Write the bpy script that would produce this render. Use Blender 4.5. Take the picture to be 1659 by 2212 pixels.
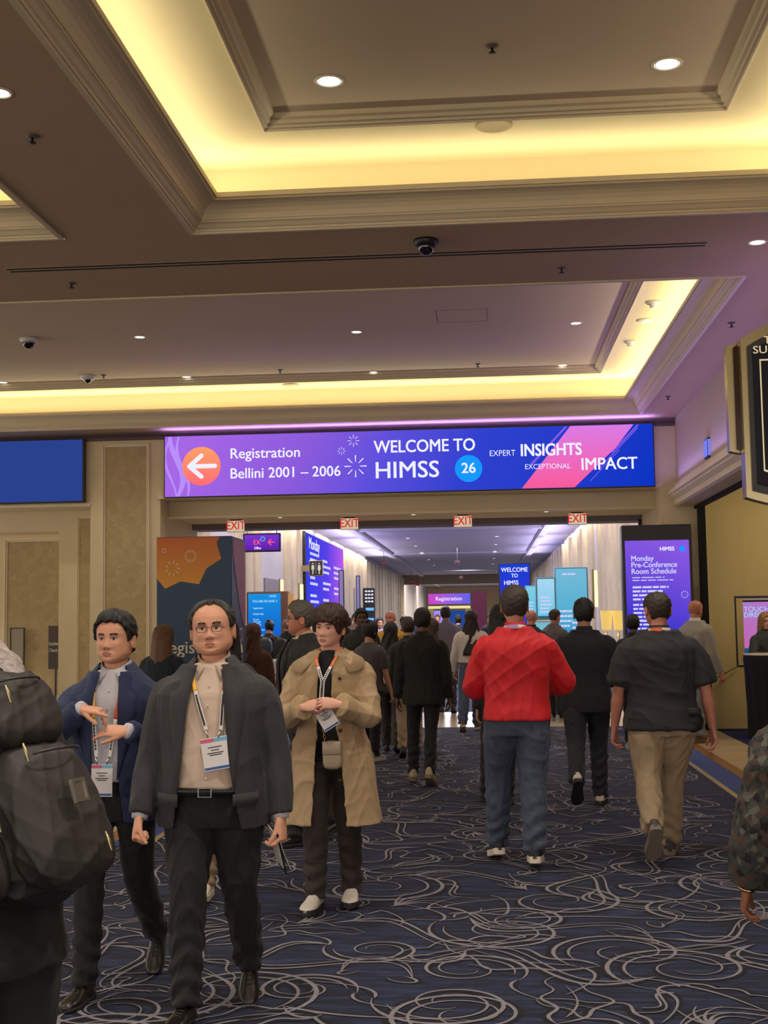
import bpy, math, random
import numpy as np
from mathutils import Vector, Matrix
random.seed(7); rng = np.random.default_rng(7)
for o in list(bpy.data.objects): bpy.data.objects.remove(o)
sc = bpy.context.scene
COL = sc.collection
PI = math.pi
# ------------------------------------------------------------------ camera
EYE = 1.6
FPX = 2700.0
vy = Vector((220, -229, 2700)).normalized()          # corridor axis seen from the camera (right, up, forward)
vx = Vector((1, 0.022, -0.0798)); vx = (vx - vy*vx.dot(vy)).normalized()
vz = vy.cross(vx)                                     # left-handed frame (right, up, forward)
if vz.y < 0: vz = -vz
# camera axes expressed in world coordinates
c_right = Vector((vx.x, vy.x, vz.x)); c_up = Vector((vx.y, vy.y, vz.y)); c_fwd = Vector((vx.z, vy.z, vz.z))
cam_d = bpy.data.cameras.new('camera'); cam = bpy.data.objects.new('camera', cam_d); COL.objects.link(cam)
m = Matrix.Identity(4)
for i in range(3):
    m[i][0] = c_right[i]; m[i][1] = c_up[i]; m[i][2] = -c_fwd[i]
m[2][3] = EYE
cam.matrix_world = m
cam_d.sensor_fit = 'VERTICAL'; cam_d.sensor_height = 36.0; cam_d.lens = FPX/2212*36.0
cam_d.clip_start = 0.05; cam_d.clip_end = 400
sc.camera = cam
sc.view_settings.view_transform = 'Standard'; sc.view_settings.look = 'None'
sc.view_settings.gamma = 1.0; sc.view_settings.use_curve_mapping = False
sc.view_settings.exposure = 0.0
sc.cycles.use_denoising = True
sc.cycles.max_bounces = 6; sc.cycles.diffuse_bounces = 3; sc.cycles.glossy_bounces = 3
sc.cycles.sample_clamp_indirect = 4.0
# ------------------------------------------------------------------ world and lights
wd = bpy.data.worlds.new('world'); sc.world = wd; wd.use_nodes = True
wd.node_tree.nodes['Background'].inputs[0].default_value = (1.0, 0.86, 0.74, 1)
wd.node_tree.nodes['Background'].inputs[1].default_value = 1.7
def ray(px, py):
    return c_right*((px-829.5)/FPX) + c_up*((1106-py)/FPX) + c_fwd
def at(px, py, Y):                                    # point on the plane y = Y
    r = ray(px, py); t = Y/r.y
    return Vector((r.x*t, Y, EYE+r.z*t))
def atz(px, py, z=0.0):                               # point at height z
    r = ray(px, py); t = (z-EYE)/r.z
    return Vector((r.x*t, r.y*t, z))
def area(name, loc, direction, sx, sy, e, col, along=None):
    l = bpy.data.lights.new(name, 'AREA'); l.shape = 'RECTANGLE'; l.size = sx; l.size_y = sy; l.energy = e; l.color = col
    o = bpy.data.objects.new(name, l); COL.objects.link(o)
    zz = -Vector(direction).normalized(); xx = Vector(along) if along else Vector((1, 0, 0))
    xx = (xx-zz*xx.dot(zz)).normalized(); yy = zz.cross(xx)
    mm = Matrix.Identity(4)
    for i in range(3): mm[i][0] = xx[i]; mm[i][1] = yy[i]; mm[i][2] = zz[i]; mm[i][3] = Vector(loc)[i]
    o.matrix_world = mm
    return o
def spot(name, loc, e, col=(1, .9, .78), ang=110, blend=.6, r=.05):
    l = bpy.data.lights.new(name, 'SPOT'); l.energy = e*2.6; l.color = col; l.spot_size = math.radians(ang); l.spot_blend = blend; l.shadow_soft_size = r
    o = bpy.data.objects.new(name, l); COL.objects.link(o); o.location = loc
    return o
# tray geometry: outer edges (x0, x1, y0, y1) of the three recessed ceiling trays
SOF, LIPZ, UPZ = 4.40, 4.61, 4.90
TRAYS = [(-2.07, 2.30, -4.0, 8.70), (-9.0, 2.22, 10.37, 17.42), (-7.3, -3.0, -4.0, 8.68)]
COVE = (1.0, .91, .66)
for (x0, x1, y0, y1), w in zip(TRAYS, (2.6, 4.2, 2.6)):
    a = .12
    area('cove_strip', ((x0+x1)/2, y1-a, LIPZ-.02), (0, -.25, 1), x1-x0-.1, .05, w*(x1-x0), COVE)
    area('cove_strip', ((x0+x1)/2, y0+a, LIPZ-.02), (0, .25, 1), x1-x0-.1, .05, w*(x1-x0), COVE)
    area('cove_strip', (x1-a, (y0+y1)/2, LIPZ-.02), (-.25, 0, 1), .05, y1-y0-.1, w*(y1-y0), COVE)
    area('cove_strip', (x0+a, (y0+y1)/2, LIPZ-.02), (.25, 0, 1), .05, y1-y0-.1, w*(y1-y0), COVE)
# ------------------------------------------------------------------ materials
MATS = {}
def mat(name, col, rough=.6, metal=0., emit=None, es=1., var=0., vscale=8., bump=0., bscale=60., spec=.5, alpha=1., sheen=0., coat=0.):
    if name in MATS: return MATS[name]
    M = bpy.data.materials.new(name); MATS[name] = M; M.use_nodes = True
    nt = M.node_tree; b = nt.nodes['Principled BSDF']
    b.inputs['Base Color'].default_value = (*col, 1); b.inputs['Roughness'].default_value = rough
    b.inputs['Metallic'].default_value = metal; b.inputs['Specular IOR Level'].default_value = spec
    if sheen: b.inputs['Sheen Weight'].default_value = sheen
    if coat: b.inputs['Coat Weight'].default_value = coat
    if emit: b.inputs['Emission Color'].default_value = (*emit, 1); b.inputs['Emission Strength'].default_value = es
    if var or bump:
        tc = nt.nodes.new('ShaderNodeTexCoord')
    if var:
        n = nt.nodes.new('ShaderNodeTexNoise'); n.inputs['Scale'].default_value = vscale; n.inputs['Detail'].default_value = 4
        nt.links.new(tc.outputs['Object'], n.inputs['Vector'])
        r = nt.nodes.new('ShaderNodeValToRGB'); nt.links.new(n.outputs[0], r.inputs[0])
        r.color_ramp.elements[0].position = .3; r.color_ramp.elements[1].position = .7
        r.color_ramp.elements[0].color = (*[max(0, c*(1-var)) for c in col], 1)
        r.color_ramp.elements[1].color = (*[min(1, c*(1+var)) for c in col], 1)
        nt.links.new(r.outputs[0], b.inputs['Base Color'])
    if bump:
        n = nt.nodes.new('ShaderNodeTexNoise'); n.inputs['Scale'].default_value = bscale; n.inputs['Detail'].default_value = 3
        nt.links.new(tc.outputs['Object'], n.inputs['Vector'])
        bp = nt.nodes.new('ShaderNodeBump'); bp.inputs['Strength'].default_value = bump; bp.inputs['Distance'].default_value = .01
        nt.links.new(n.outputs[0], bp.inputs['Height']); nt.links.new(bp.outputs[0], b.inputs['Normal'])
    return M
def S(r, g, b):                                       # sRGB 0-255 to linear
    f = lambda c: (c/255/12.92) if c/255 <= .04045 else ((c/255+.055)/1.055)**2.4
    return (f(r), f(g), f(b))
def glow(name, c, s=1.):
    if name in MATS: return MATS[name]
    M = bpy.data.materials.new(name); MATS[name] = M; M.use_nodes = True
    nt = M.node_tree; nt.nodes.clear(); e = nt.nodes.new('ShaderNodeEmission'); o = nt.nodes.new('ShaderNodeOutputMaterial')
    e.inputs[0].default_value = (*c, 1); e.inputs[1].default_value = s; nt.links.new(e.outputs[0], o.inputs[0])
    return M
def glow_ramp(name, stops, axis=0, lo=0., hi=1., s=1., tilt=0.):
    """Emission screen with a colour gradient in object coordinates."""
    M = bpy.data.materials.new(name); MATS[name] = M; M.use_nodes = True
    nt = M.node_tree; nt.nodes.clear(); e = nt.nodes.new('ShaderNodeEmission'); o = nt.nodes.new('ShaderNodeOutputMaterial')
    tc = nt.nodes.new('ShaderNodeTexCoord'); sx = nt.nodes.new('ShaderNodeSeparateXYZ'); nt.links.new(tc.outputs['Object'], sx.inputs[0])
    mr = nt.nodes.new('ShaderNodeMapRange'); mr.inputs['From Min'].default_value = lo; mr.inputs['From Max'].default_value = hi
    if tilt:
        ma = nt.nodes.new('ShaderNodeMath'); ma.operation = 'MULTIPLY_ADD'; ma.inputs[1].default_value = tilt
        nt.links.new(sx.outputs[2 if axis == 0 else 0], ma.inputs[0]); nt.links.new(sx.outputs[axis], ma.inputs[2]); nt.links.new(ma.outputs[0], mr.inputs['Value'])
    else: nt.links.new(sx.outputs[axis], mr.inputs['Value'])
    r = nt.nodes.new('ShaderNodeValToRGB'); nt.links.new(mr.outputs[0], r.inputs[0])
    el = r.color_ramp.elements
    while len(el) > 1: el.remove(el[-1])
    el[0].position = stops[0][0]; el[0].color = (*stops[0][1], 1)
    for p, c in stops[1:]:
        x = el.new(p); x.color = (*c, 1)
    nt.links.new(r.outputs[0], e.inputs[0]); e.inputs[1].default_value = s; nt.links.new(e.outputs[0], o.inputs[0])
    return M
# ------------------------------------------------------------------ mesh helpers
def mk(name, V, F, mt, parent=None, smooth=True, mi=None, sc_=1.):
    V = np.asarray(V, dtype=float)*sc_
    me = bpy.data.meshes.new(name); me.from_pydata(V.tolist(), [], [list(map(int, f)) for f in F])
    for x in (mt if isinstance(mt, (list, tuple)) else [mt]): me.materials.append(x)
    if mi is not None: me.polygons.foreach_set('material_index', np.asarray(mi, dtype=np.int32))
    me.polygons.foreach_set('use_smooth', np.full(len(me.polygons), bool(smooth)))
    me.update()
    o = bpy.data.objects.new(name, me); COL.objects.link(o)
    if parent is not None: o.parent = parent
    return o
class MB:
    def __init__(s): s.V = []; s.F = []; s.M = []; s.n = 0
    def add(s, V, F, mi=0):
        V = np.asarray(V, dtype=float).reshape(-1, 3)
        s.V.append(V); s.F += [tuple(int(i)+s.n for i in f) for f in F]; s.M += [mi]*len(F); s.n += len(V); return s
    def box(s, x0, x1, y0, y1, z0, z1, mi=0, bev=0.):
        if bev > 0:
            b = bev
            pts = []; 
            for z, i in ((z0, b), (z0+b, 0), (z1-b, 0), (z1, b)):
                pts.append([(x0+i+(b if i == 0 else 0), y0+i, z), (x1-i-(b if i == 0 else 0), y0+i, z), (x1-i, y0+i+(b if i == 0 else 0), z), (x1-i, y1-i-(b if i == 0 else 0), z),
                            (x1-i-(b if i == 0 else 0), y1-i, z), (x0+i+(b if i == 0 else 0), y1-i, z), (x0+i, y1-i-(b if i == 0 else 0), z), (x0+i, y0+i+(b if i == 0 else 0), z)])
            return s.rings(pts, mi=mi, cap=True)
        V = [(x, y, z) for z in (z0, z1) for y in (y0, y1) for x in (x0, x1)]
        F = [(0, 2, 3, 1), (4, 5, 7, 6), (0, 1, 5, 4), (2, 6, 7, 3), (0, 4, 6, 2), (1, 3, 7, 5)]
        return s.add(V, F, mi)
    def rings(s, R, mi=0, cap=True, closed=True):
        R = [np.asarray(r, dtype=float) for r in R]; n = len(R[0]); V = np.concatenate(R); F = []
        for i in range(len(R)-1):
            for j in range(n if closed else n-1):
                k = (j+1) % n; F.append((i*n+j, i*n+k, (i+1)*n+k, (i+1)*n+j))
        if cap: F.append(tuple(range(n-1, -1, -1))); F.append(tuple((len(R)-1)*n+j for j in range(n)))
        return s.add(V, F, mi)
    def lathe(s, prof, c=(0, 0, 0), seg=24, mi=0, cap=True):
        R = [[(c[0]+r*math.cos(2*PI*k/seg), c[1]+r*math.sin(2*PI*k/seg), c[2]+z) for k in range(seg)] for r, z in prof]
        return s.rings(R, mi, cap)
    def tube(s, P, R, seg=14, up=None, mi=0, cap=.5):
        V, F = tube(P, R, seg, up, cap); return s.add(V, F, mi)
    def get(s): return np.concatenate(s.V), s.F
    def build(s, name, mt, parent=None, smooth=False, sc_=1.):
        V, F = s.get(); return mk(name, V, F, mt, parent, smooth, s.M if isinstance(mt, (list, tuple)) else None, sc_)
def nrm(v): v = np.asarray(v, dtype=float); return v/max(1e-9, np.linalg.norm(v))
def tube(P, R, seg=14, up=None, cap=.5):
    P = np.asarray(P, dtype=float); N = len(P)
    R = [(r, r) if np.isscalar(r) else tuple(r) for r in R]
    T = [nrm(P[min(i+1, N-1)]-P[max(i-1, 0)]) for i in range(N)]
    u = np.asarray(up, dtype=float) if up is not None else (np.array([1., 0, 0]) if abs(T[0][0]) < .8 else np.array([0, 1., 0]))
    V = []; ang = np.arange(seg)*2*PI/seg
    if cap > 0:
        P = np.vstack([P[0]-T[0]*min(R[0])*cap, P, P[-1]+T[-1]*min(R[-1])*cap]); R = [(R[0][0]*.55, R[0][1]*.55)]+R+[(R[-1][0]*.55, R[-1][1]*.55)]; T = [T[0]]+T+[T[-1]]
    for p, r, t in zip(P, R, T):
        u = u-t*np.dot(u, t); u = nrm(u); v = np.cross(t, u)
        V.append(p+np.outer(np.cos(ang)*r[0], u)+np.outer(np.sin(ang)*r[1], v))
    V = np.concatenate(V); F = []; n = len(P)
    for i in range(n-1):
        for j in range(seg):
            k = (j+1) % seg; F.append((i*seg+j, i*seg+k, (i+1)*seg+k, (i+1)*seg+j))
    F.append(tuple(range(seg-1, -1, -1))); F.append(tuple((n-1)*seg+j for j in range(seg)))
    return V, F
def crom(P, n=6):
    """Catmull-Rom through rows of P (any number of columns)."""
    P = np.asarray(P, dtype=float); out = []
    Q = np.vstack([2*P[0]-P[1], P, 2*P[-1]-P[-2]])
    for i in range(1, len(Q)-2):
        for t in np.arange(n)/n:
            a, b, c, d = Q[i-1], Q[i], Q[i+1], Q[i+2]
            out.append(.5*((2*b)+(-a+c)*t+(2*a-5*b+4*c-d)*t*t+(-a+3*b-3*c+d)*t**3))
    out.append(P[-1]); return np.array(out)
TS = bpy.data.scenes.new('workbench')
def get_dg():
    with bpy.context.temp_override(scene=TS, view_layer=TS.view_layers[0]): return bpy.context.evaluated_depsgraph_get()
def remesh(V, F, vox, it=4, fac=.5):
    me = bpy.data.meshes.new('tmp'); me.from_pydata(np.asarray(V).tolist(), [], [list(map(int, f)) for f in F])
    ob = bpy.data.objects.new('tmp', me); TS.collection.objects.link(ob)
    r = ob.modifiers.new('r', 'REMESH'); r.mode = 'VOXEL'; r.voxel_size = vox
    if it: q = ob.modifiers.new('s', 'SMOOTH'); q.factor = fac; q.iterations = it
    dg = get_dg()
    ev = ob.evaluated_get(dg); m2 = ev.to_mesh()
    n = len(m2.vertices); v = np.empty(n*3, dtype=np.float32); m2.vertices.foreach_get('co', v)
    k = len(m2.polygons); l = np.empty(len(m2.loops), dtype=np.int32); m2.loops.foreach_get('vertex_index', l)
    t = np.empty(k, dtype=np.int32); m2.polygons.foreach_get('loop_total', t)
    nn = np.empty(n*3, dtype=np.float32); m2.vertices.foreach_get('normal', nn) if hasattr(m2.vertices[0], 'normal') else None
    F2 = l.reshape(-1, 4) if (t == 4).all() else [tuple(x) for x in np.split(l, np.cumsum(t)[:-1])]
    ev.to_mesh_clear(); bpy.data.objects.remove(ob); bpy.data.meshes.remove(me)
    return v.reshape(-1, 3).astype(float), F2, nn.reshape(-1, 3).astype(float)
def folds(V, N, amp, freq=14., seed=0, stretch=(1, 1, .45), thr=.0):
    g = np.random.default_rng(seed); p = V*np.array(stretch)*freq*2.6; out = np.zeros(len(V))
    for k in range(4):
        a = g.normal(size=3); a /= np.linalg.norm(a); b = g.normal(size=3); b /= np.linalg.norm(b); ph = g.uniform(0, 6, 2)
        w = np.sin(p@b*.7+ph[0])*1.6
        n = np.sin(p@a*(1+.35*k)+ph[1]+w)
        out += ((1-np.abs(n))**2-.33)*(1-.18*k)
    return V+N*(out*amp)[:, None]
def tag(o, label=None, cat=None, group=None, kind=None):
    if label: o['label'] = label
    if cat: o['category'] = cat
    if group: o['group'] = group
    if kind: o['kind'] = kind
    return o
def empty(name, loc=(0, 0, 0), rz=0., label=None, cat=None, group=None):
    o = bpy.data.objects.new(name, None); COL.objects.link(o); o.location = loc; o.rotation_euler = (0, 0, rz); o.empty_display_size = .1
    return tag(o, label, cat, group)
def struct(o): o['kind'] = 'structure'; return o
def text(s, size, mt, parent=None, loc=(0, 0, 0), rot=(PI/2, 0, 0), ax='LEFT', bold=0., name='lettering', sx=1., ext=.002):
    c = bpy.data.curves.new(name, 'FONT'); c.body = s; c.size = size; c.align_x = ax; c.align_y = 'CENTER'; c.offset = min(0., bold)*size; c.extrude = ext; c.resolution_u = 3
    c.materials.append(mt)
    ob = bpy.data.objects.new('tmp', c); TS.collection.objects.link(ob); dg = get_dg()
    me = bpy.data.meshes.new_from_object(ob.evaluated_get(dg)); bpy.data.objects.remove(ob); me.name = name
    if bold > 0:                                      # heavier strokes: overlapping shifted copies of the glyphs
        n = len(me.vertices); v = np.empty(n*3); me.vertices.foreach_get('co', v); v = v.reshape(-1, 3); f = [tuple(q.vertices) for q in me.polygons]; b = MB(); k = bold*size*.9
        for i, (dx, dy) in enumerate(((0, 0), (-k, -k*.5), (k, k*.5), (-k, k*.5), (k, -k*.5))): b.add(v+[dx, dy, -i*.0003], f)
        V, F = b.get(); me = bpy.data.meshes.new(name); me.from_pydata(V.tolist(), [], F); me.materials.append(mt)
    o = bpy.data.objects.new(name, me); COL.objects.link(o); o.location = loc; o.rotation_euler = rot; o.scale = (sx, 1, 1)
    if parent is not None: o.parent = parent
    return o
def dup(o, loc=None, rz=None, label=None, parent=None):
    """Copy of a thing, its parts and their sub-parts, sharing mesh data."""
    c = o.copy(); COL.objects.link(c)
    if parent is not None: c.parent = parent
    if loc is not None: c.location = loc
    if rz is not None: c.rotation_euler = (0, 0, rz)
    if label: c['label'] = label
    for ch in [x for x in o.children]: dup(ch, parent=c)
    return c
# ------------------------------------------------------------------ shared materials
M_wall = mat('beige_wall', S(216, 200, 162), .75, var=.04, vscale=3)
M_trim = mat('cream_trim', S(226, 212, 178), .5)
M_ceil = mat('ceiling_paint', S(190, 164, 128), .85, var=.03, vscale=2)
M_mold = mat('crown_paint', S(216, 200, 164), .55)
M_cove = mat('cove_paint', S(232, 216, 170), .8)
M_black = mat('black_satin', (.012, .012, .014), .4)
M_dark = mat('dark_gap', (.004, .004, .004), .9)
M_white = mat('white_plastic', (.75, .73, .7), .4)
M_chrome = mat('chrome', (.75, .75, .77), .12, 1.)
M_brass = mat('polished_brass_steel', (.40, .35, .21), .25, 1.)
M_lens = glow('lamp_lens', (1, .93, .82), 5.)
# wallpaper: crackled ochre leaves
def wallpaper():
    M = mat('leaf_wallpaper', S(176, 156, 112), .7); nt = M.node_tree; b = nt.nodes['Principled BSDF']
    tc = nt.nodes.new('ShaderNodeTexCoord'); v = nt.nodes.new('ShaderNodeTexVoronoi'); v.feature = 'DISTANCE_TO_EDGE'; v.inputs['Scale'].default_value = 13
    n = nt.nodes.new('ShaderNodeTexNoise'); n.inputs['Scale'].default_value = 2.5; n.inputs['Detail'].default_value = 5
    mx = nt.nodes.new('ShaderNodeMix'); mx.data_type = 'RGBA'; mx.inputs[0].default_value = .22
    nt.links.new(tc.outputs['Object'], n.inputs['Vector']); nt.links.new(tc.outputs['Object'], mx.inputs[6]); nt.links.new(n.outputs['Color'], mx.inputs[7]); nt.links.new(mx.outputs[2], v.inputs['Vector'])
    v2 = nt.nodes.new('ShaderNodeTexVoronoi'); v2.inputs['Scale'].default_value = 13; nt.links.new(mx.outputs[2], v2.inputs['Vector'])
    r = nt.nodes.new('ShaderNodeValToRGB'); nt.links.new(v2.outputs['Color'], r.inputs[0])
    e = r.color_ramp.elements; e[0].position = .1; e[0].color = (*S(172, 152, 110), 1); e[1].position = .8; e[1].color = (*S(184, 164, 121), 1)
    r2 = nt.nodes.new('ShaderNodeValToRGB'); nt.links.new(v.outputs[0], r2.inputs[0]); r2.color_ramp.elements[0].color = (.86, .84, .80, 1); r2.color_ramp.elements[1].position = .03; r2.color_ramp.elements[1].color = (1, 1, 1, 1)
    m2 = nt.nodes.new('ShaderNodeMix'); m2.data_type = 'RGBA'; m2.blend_type = 'MULTIPLY'; m2.inputs[0].default_value = 1.
    nt.links.new(r.outputs[0], m2.inputs[6]); nt.links.new(r2.outputs[0], m2.inputs[7]); nt.links.new(m2.outputs[2], b.inputs['Base Color'])
    return M
M_paper = wallpaper()
M_marble = mat('beige_marble', S(196, 172, 134), .22, var=.1, vscale=3)
M_marble2 = mat('brown_marble', S(150, 104, 58), .25, var=.15, vscale=5)
M_navy = mat('navy_carpet', S(20, 29, 76), .95, var=.25, vscale=30, bump=.3, bscale=200)
M_band = mat('blue_carpet_band', S(52, 72, 130), .95, var=.12, vscale=40, bump=.3, bscale=200)
def carpet_mat():
    M = mat('blue_patterned_carpet', S(30, 42, 84), .95); nt = M.node_tree; b = nt.nodes['Principled BSDF']
    tc = nt.nodes.new('ShaderNodeTexCoord'); mp = nt.nodes.new('ShaderNodeMapping'); mp.inputs['Scale'].default_value = (2.2, 13, 1)
    n = nt.nodes.new('ShaderNodeTexNoise'); n.inputs['Scale'].default_value = 1.6; n.inputs['Detail'].default_value = 6; n.inputs['Roughness'].default_value = .7
    nt.links.new(tc.outputs['Object'], mp.inputs[0]); nt.links.new(mp.outputs[0], n.inputs['Vector'])
    r = nt.nodes.new('ShaderNodeValToRGB'); nt.links.new(n.outputs[0], r.inputs[0]); e = r.color_ramp.elements
    e[0].position = .36; e[0].color = (*S(11, 13, 25), 1); e[1].position = .68; e[1].color = (*S(46, 60, 100), 1)
    x = e.new(.5); x.color = (*S(23, 30, 58), 1)
    nt.links.new(r.outputs[0], b.inputs['Base Color'])
    n2 = nt.nodes.new('ShaderNodeTexNoise'); n2.inputs['Scale'].default_value = 260; bp = nt.nodes.new('ShaderNodeBump'); bp.inputs['Strength'].default_value = .5; bp.inputs['Distance'].default_value = .006
    nt.links.new(tc.outputs['Object'], n2.inputs['Vector']); nt.links.new(n2.outputs[0], bp.inputs['Height']); nt.links.new(bp.outputs[0], b.inputs['Normal'])
    return M
M_carpet = carpet_mat()
M_line = mat('carpet_cream_line', S(128, 124, 134), .95, var=.12, vscale=60)
M_linedark = mat('carpet_black_outline', S(10, 12, 24), .95)
# ------------------------------------------------------------------ floor with scroll pattern woven in
class Strokes:
    def __init__(s): s.V = []; s.F = []; s.M = []; s.n = 0; s.k = 0
    def stroke(s, P, w, x0, x1, y0, y1):
        """Two ribbons: a wide dark outline set to one side and the cream line."""
        P = np.asarray(P, dtype=float)
        if P[:, 0].min() < x0 or P[:, 0].max() > x1 or P[:, 1].min() < y0 or P[:, 1].max() > y1: return
        T = np.gradient(P, axis=0); T /= np.maximum(1e-9, np.linalg.norm(T, axis=1))[:, None]; N = np.stack([-T[:, 1], T[:, 0]], 1)
        t = np.linspace(0, 1, len(P)); prof = np.minimum(1, np.minimum(t, 1-t)*9+.2)*(.80+.28*np.sin(t*PI*1.6+.5)); prof = np.maximum(prof, .2)*w; s.k += 1; dz_ = (s.k % 61)*1.5e-5
        for off, k, z, mi in ((1.1, 2.6, .0010, 2), (0, 1., .0024, 1)):
            A = P+N*(prof*(off+k)/2)[:, None]; B = P+N*(prof*(off-k)/2)[:, None]; n = len(P)
            V = np.zeros((2*n, 3)); V[0::2, :2] = A; V[1::2, :2] = B; V[:, 2] = z+dz_
            s.V.append(V); s.F += [(s.n+2*i+1, s.n+2*i+3, s.n+2*i+2, s.n+2*i) for i in range(n-1)]; s.M += [mi]*(n-1); s.n += 2*n
def motif(kind, g):
    """Acanthus-style scroll strokes in a unit cell; list of (points, width factor)."""
    out = []
    if kind == 0:                                     # volute with a concentric echo
        for q, a0 in ((1., 0), (.78, .25)):
            t = np.linspace(0, 1, 46); th = a0+t*PI*2*(1.35 if q == 1 else 1.0); r = q*(1-.78*t)**1.05+.03
            out.append((np.stack([r*np.cos(th)-.1, r*np.sin(th)], 1), 1.15 if q == 1 else .8))
        t = np.linspace(0, 1, 26); out.append((np.stack([.9-t*.05+t**2*1.1, -1.1*t+.5*t*t], 1), .9))
    elif kind == 1:                                   # fan of comma leaves
        for k in range(5):
            a = -.9+k*.42; L = 1.15-.12*abs(k-2); t = np.linspace(0, 1, 26)
            x = L*t; y = .42*np.sin(t*PI*.9)*(1-.2*k)-.08
            c, s_ = math.cos(a), math.sin(a); out.append((np.stack([x*c-y*s_-.4, x*s_+y*c], 1), .9))
    elif kind == 2:                                   # pointed leaf, closed outline with mid vein
        for sg in (1, -1):
            t = np.linspace(0, 1, 30); x = -1+2*t; y = sg*.36*np.sin(t*PI)**.8*(1+.28*np.sin(t*PI*5))+.22*np.sin(t*PI*1.2)
            out.append((np.stack([x, y], 1), .95))
        t = np.linspace(.12, .8, 20); out.append((np.stack([-1+2*t, .22*np.sin(t*PI*1.2)], 1), .6))
    elif kind == 3:                                   # long double S
        for d in (0, .2):
            t = np.linspace(-1, 1, 44); x = t*1.35; y = .55*np.sin(t*PI*.95)+d*(1-t*t)
            out.append((np.stack([x, y], 1), 1.1 if d == 0 else .75))
        t = np.linspace(0, 1, 20); th = t*PI*1.3; out.append((np.stack([1.2+.3*np.sin(th)*(1-.4*t), .12-.3*(1-np.cos(th))*.5*(1-.3*t)], 1), .8))
    elif kind == 4:                                   # bud: two hooks closing on each other
        for sg in (1, -1):
            t = np.linspace(0, 1, 34); th = t*PI*1.35; r = .62*(1-.45*t)
            out.append((np.stack([-.5+1.5*t-.3*np.sin(th)**2, sg*r*np.sin(th)*1.05], 1), 1.))
        t = np.linspace(0, 1, 20); out.append((np.stack([-.9+.8*t, .1*np.sin(t*PI*2)], 1), .8))
    elif kind == 5:                                   # scalloped frond
        t = np.linspace(0, 1, 70); x = -1.1+2.2*t; y = .35*np.sin(t*PI)+.13*np.abs(np.sin(t*PI*4))
        out.append((np.stack([x, y], 1), .95)); t = np.linspace(0, 1, 30); out.append((np.stack([-1.1+2.2*t, .1*np.sin(t*PI*1.5)-.12*t], 1), 1.))
    elif kind == 6:                                   # teardrop with an inner teardrop
        for q in (1., .55):
            t = np.linspace(0, 1, 40); th = t*2*PI; r = q*(1-np.cos(th))*.5
            out.append((np.stack([r*np.cos(th/2+PI/2)*.9*np.sign(.5-t+1e-9)*-1, r*1.1-q*.2], 1) if False else np.stack([q*.42*np.sin(th)*np.sin(th/2)**1.2, -q*.9*np.cos(th/2)+(1-q)*.25], 1), .85))
        t = np.linspace(0, 1, 26); out.append((np.stack([.1+.9*t**1.5, -.7-.5*t+.5*t*t], 1), .9))
    return out
ST = Strokes(); FX0, FX1, FY1 = -5.6, 2.12, 18.55
g = np.random.default_rng(11); row = 0; y = .6
while y < FY1:
    for k in range(34):
        x = FX0+.2+.0+k*.43+(row % 2)*.215
        if x > FX1+.3: continue
        cx, cy = x+g.normal()*.07, y+g.normal()*.07; a = g.uniform(0, 2*PI); sz = g.uniform(.24, .44); kd = int(g.choice([0, 0, 0, 1, 2, 3, 3, 4, 5, 6]))
        fl = g.choice([-1, 1])
        for P, w in motif(kd, g):
            P = P*sz; P[:, 1] *= fl; P = np.stack([P[:, 0]*math.cos(a)-P[:, 1]*math.sin(a)+cx, P[:, 0]*math.sin(a)+P[:, 1]*math.cos(a)+cy], 1)
            ST.stroke(P, .0150*w*(.8+sz), FX0, FX1, 0, FY1)
    y += .35; row += 1
V = [(-14, -5, 0), (FX1+.02, -5, 0), (FX1+.02, 18.62, 0), (-14, 18.62, 0)]
b = MB(); b.add(V, [(0, 1, 2, 3)], 0); b.add(np.concatenate(ST.V), ST.F, 0); b.M = [0]+ST.M
fl = b.build('floor', [M_carpet, M_line, M_linedark]); struct(fl)
b = MB()
for x0, x1, mi, z in ((2.14, 2.19, 0, .006), (2.19, 2.45, 1, .002), (2.45, 2.58, 2, .006), (2.58, 3.15, 0, .008)):
    b.box(x0, x1, -5, 17.98 if x0 > 2.4 else 18.62, -.05, z, mi)
b.box(-2.5, -2.45, 9., 17.9, -.0, .006, 0); b.box(-2.75, -2.5, 9., 17.9, 0, .004, 1); b.box(-2.88, -2.75, 9., 17.9, 0, .006, 2); b.box(-3.6, -2.88, 9., 17.9, 0, .008, 0)
struct(b.build('floor_border', [M_marble, M_band, M_marble2]))
struct(MB().box(3.15, 12, -5, 19, -.05, .004).build('floor_side_room', M_navy))
struct(MB().box(-7, 4, 18.62, 21.6, -.05, .006).build('floor_threshold', M_marble))
# far corridor carpet, its scrolls coarser
S2 = Strokes(); g = np.random.default_rng(5)
for i in range(150):
    cx, cy = g.uniform(-6, 3), g.uniform(22, 34); a = g.uniform(0, 6.28)
    for P, w in motif(int(g.integers(0, 5)), g):
        P = P*.4; P = np.stack([P[:, 0]*math.cos(a)-P[:, 1]*math.sin(a)+cx, P[:, 0]*math.sin(a)+P[:, 1]*math.cos(a)+cy], 1); S2.stroke(P, .02, -6.5, 3.4, 21.7, 40)
b = MB(); b.add([(-7, 21.6, 0), (4, 21.6, 0), (4, 145, 0), (-7, 145, 0)], [(0, 1, 2, 3)]); b.add(np.concatenate(S2.V), S2.F); b.M = [0]+S2.M
struct(b.build('floor_corridor', [M_carpet, M_line, M_linedark]))
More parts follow.
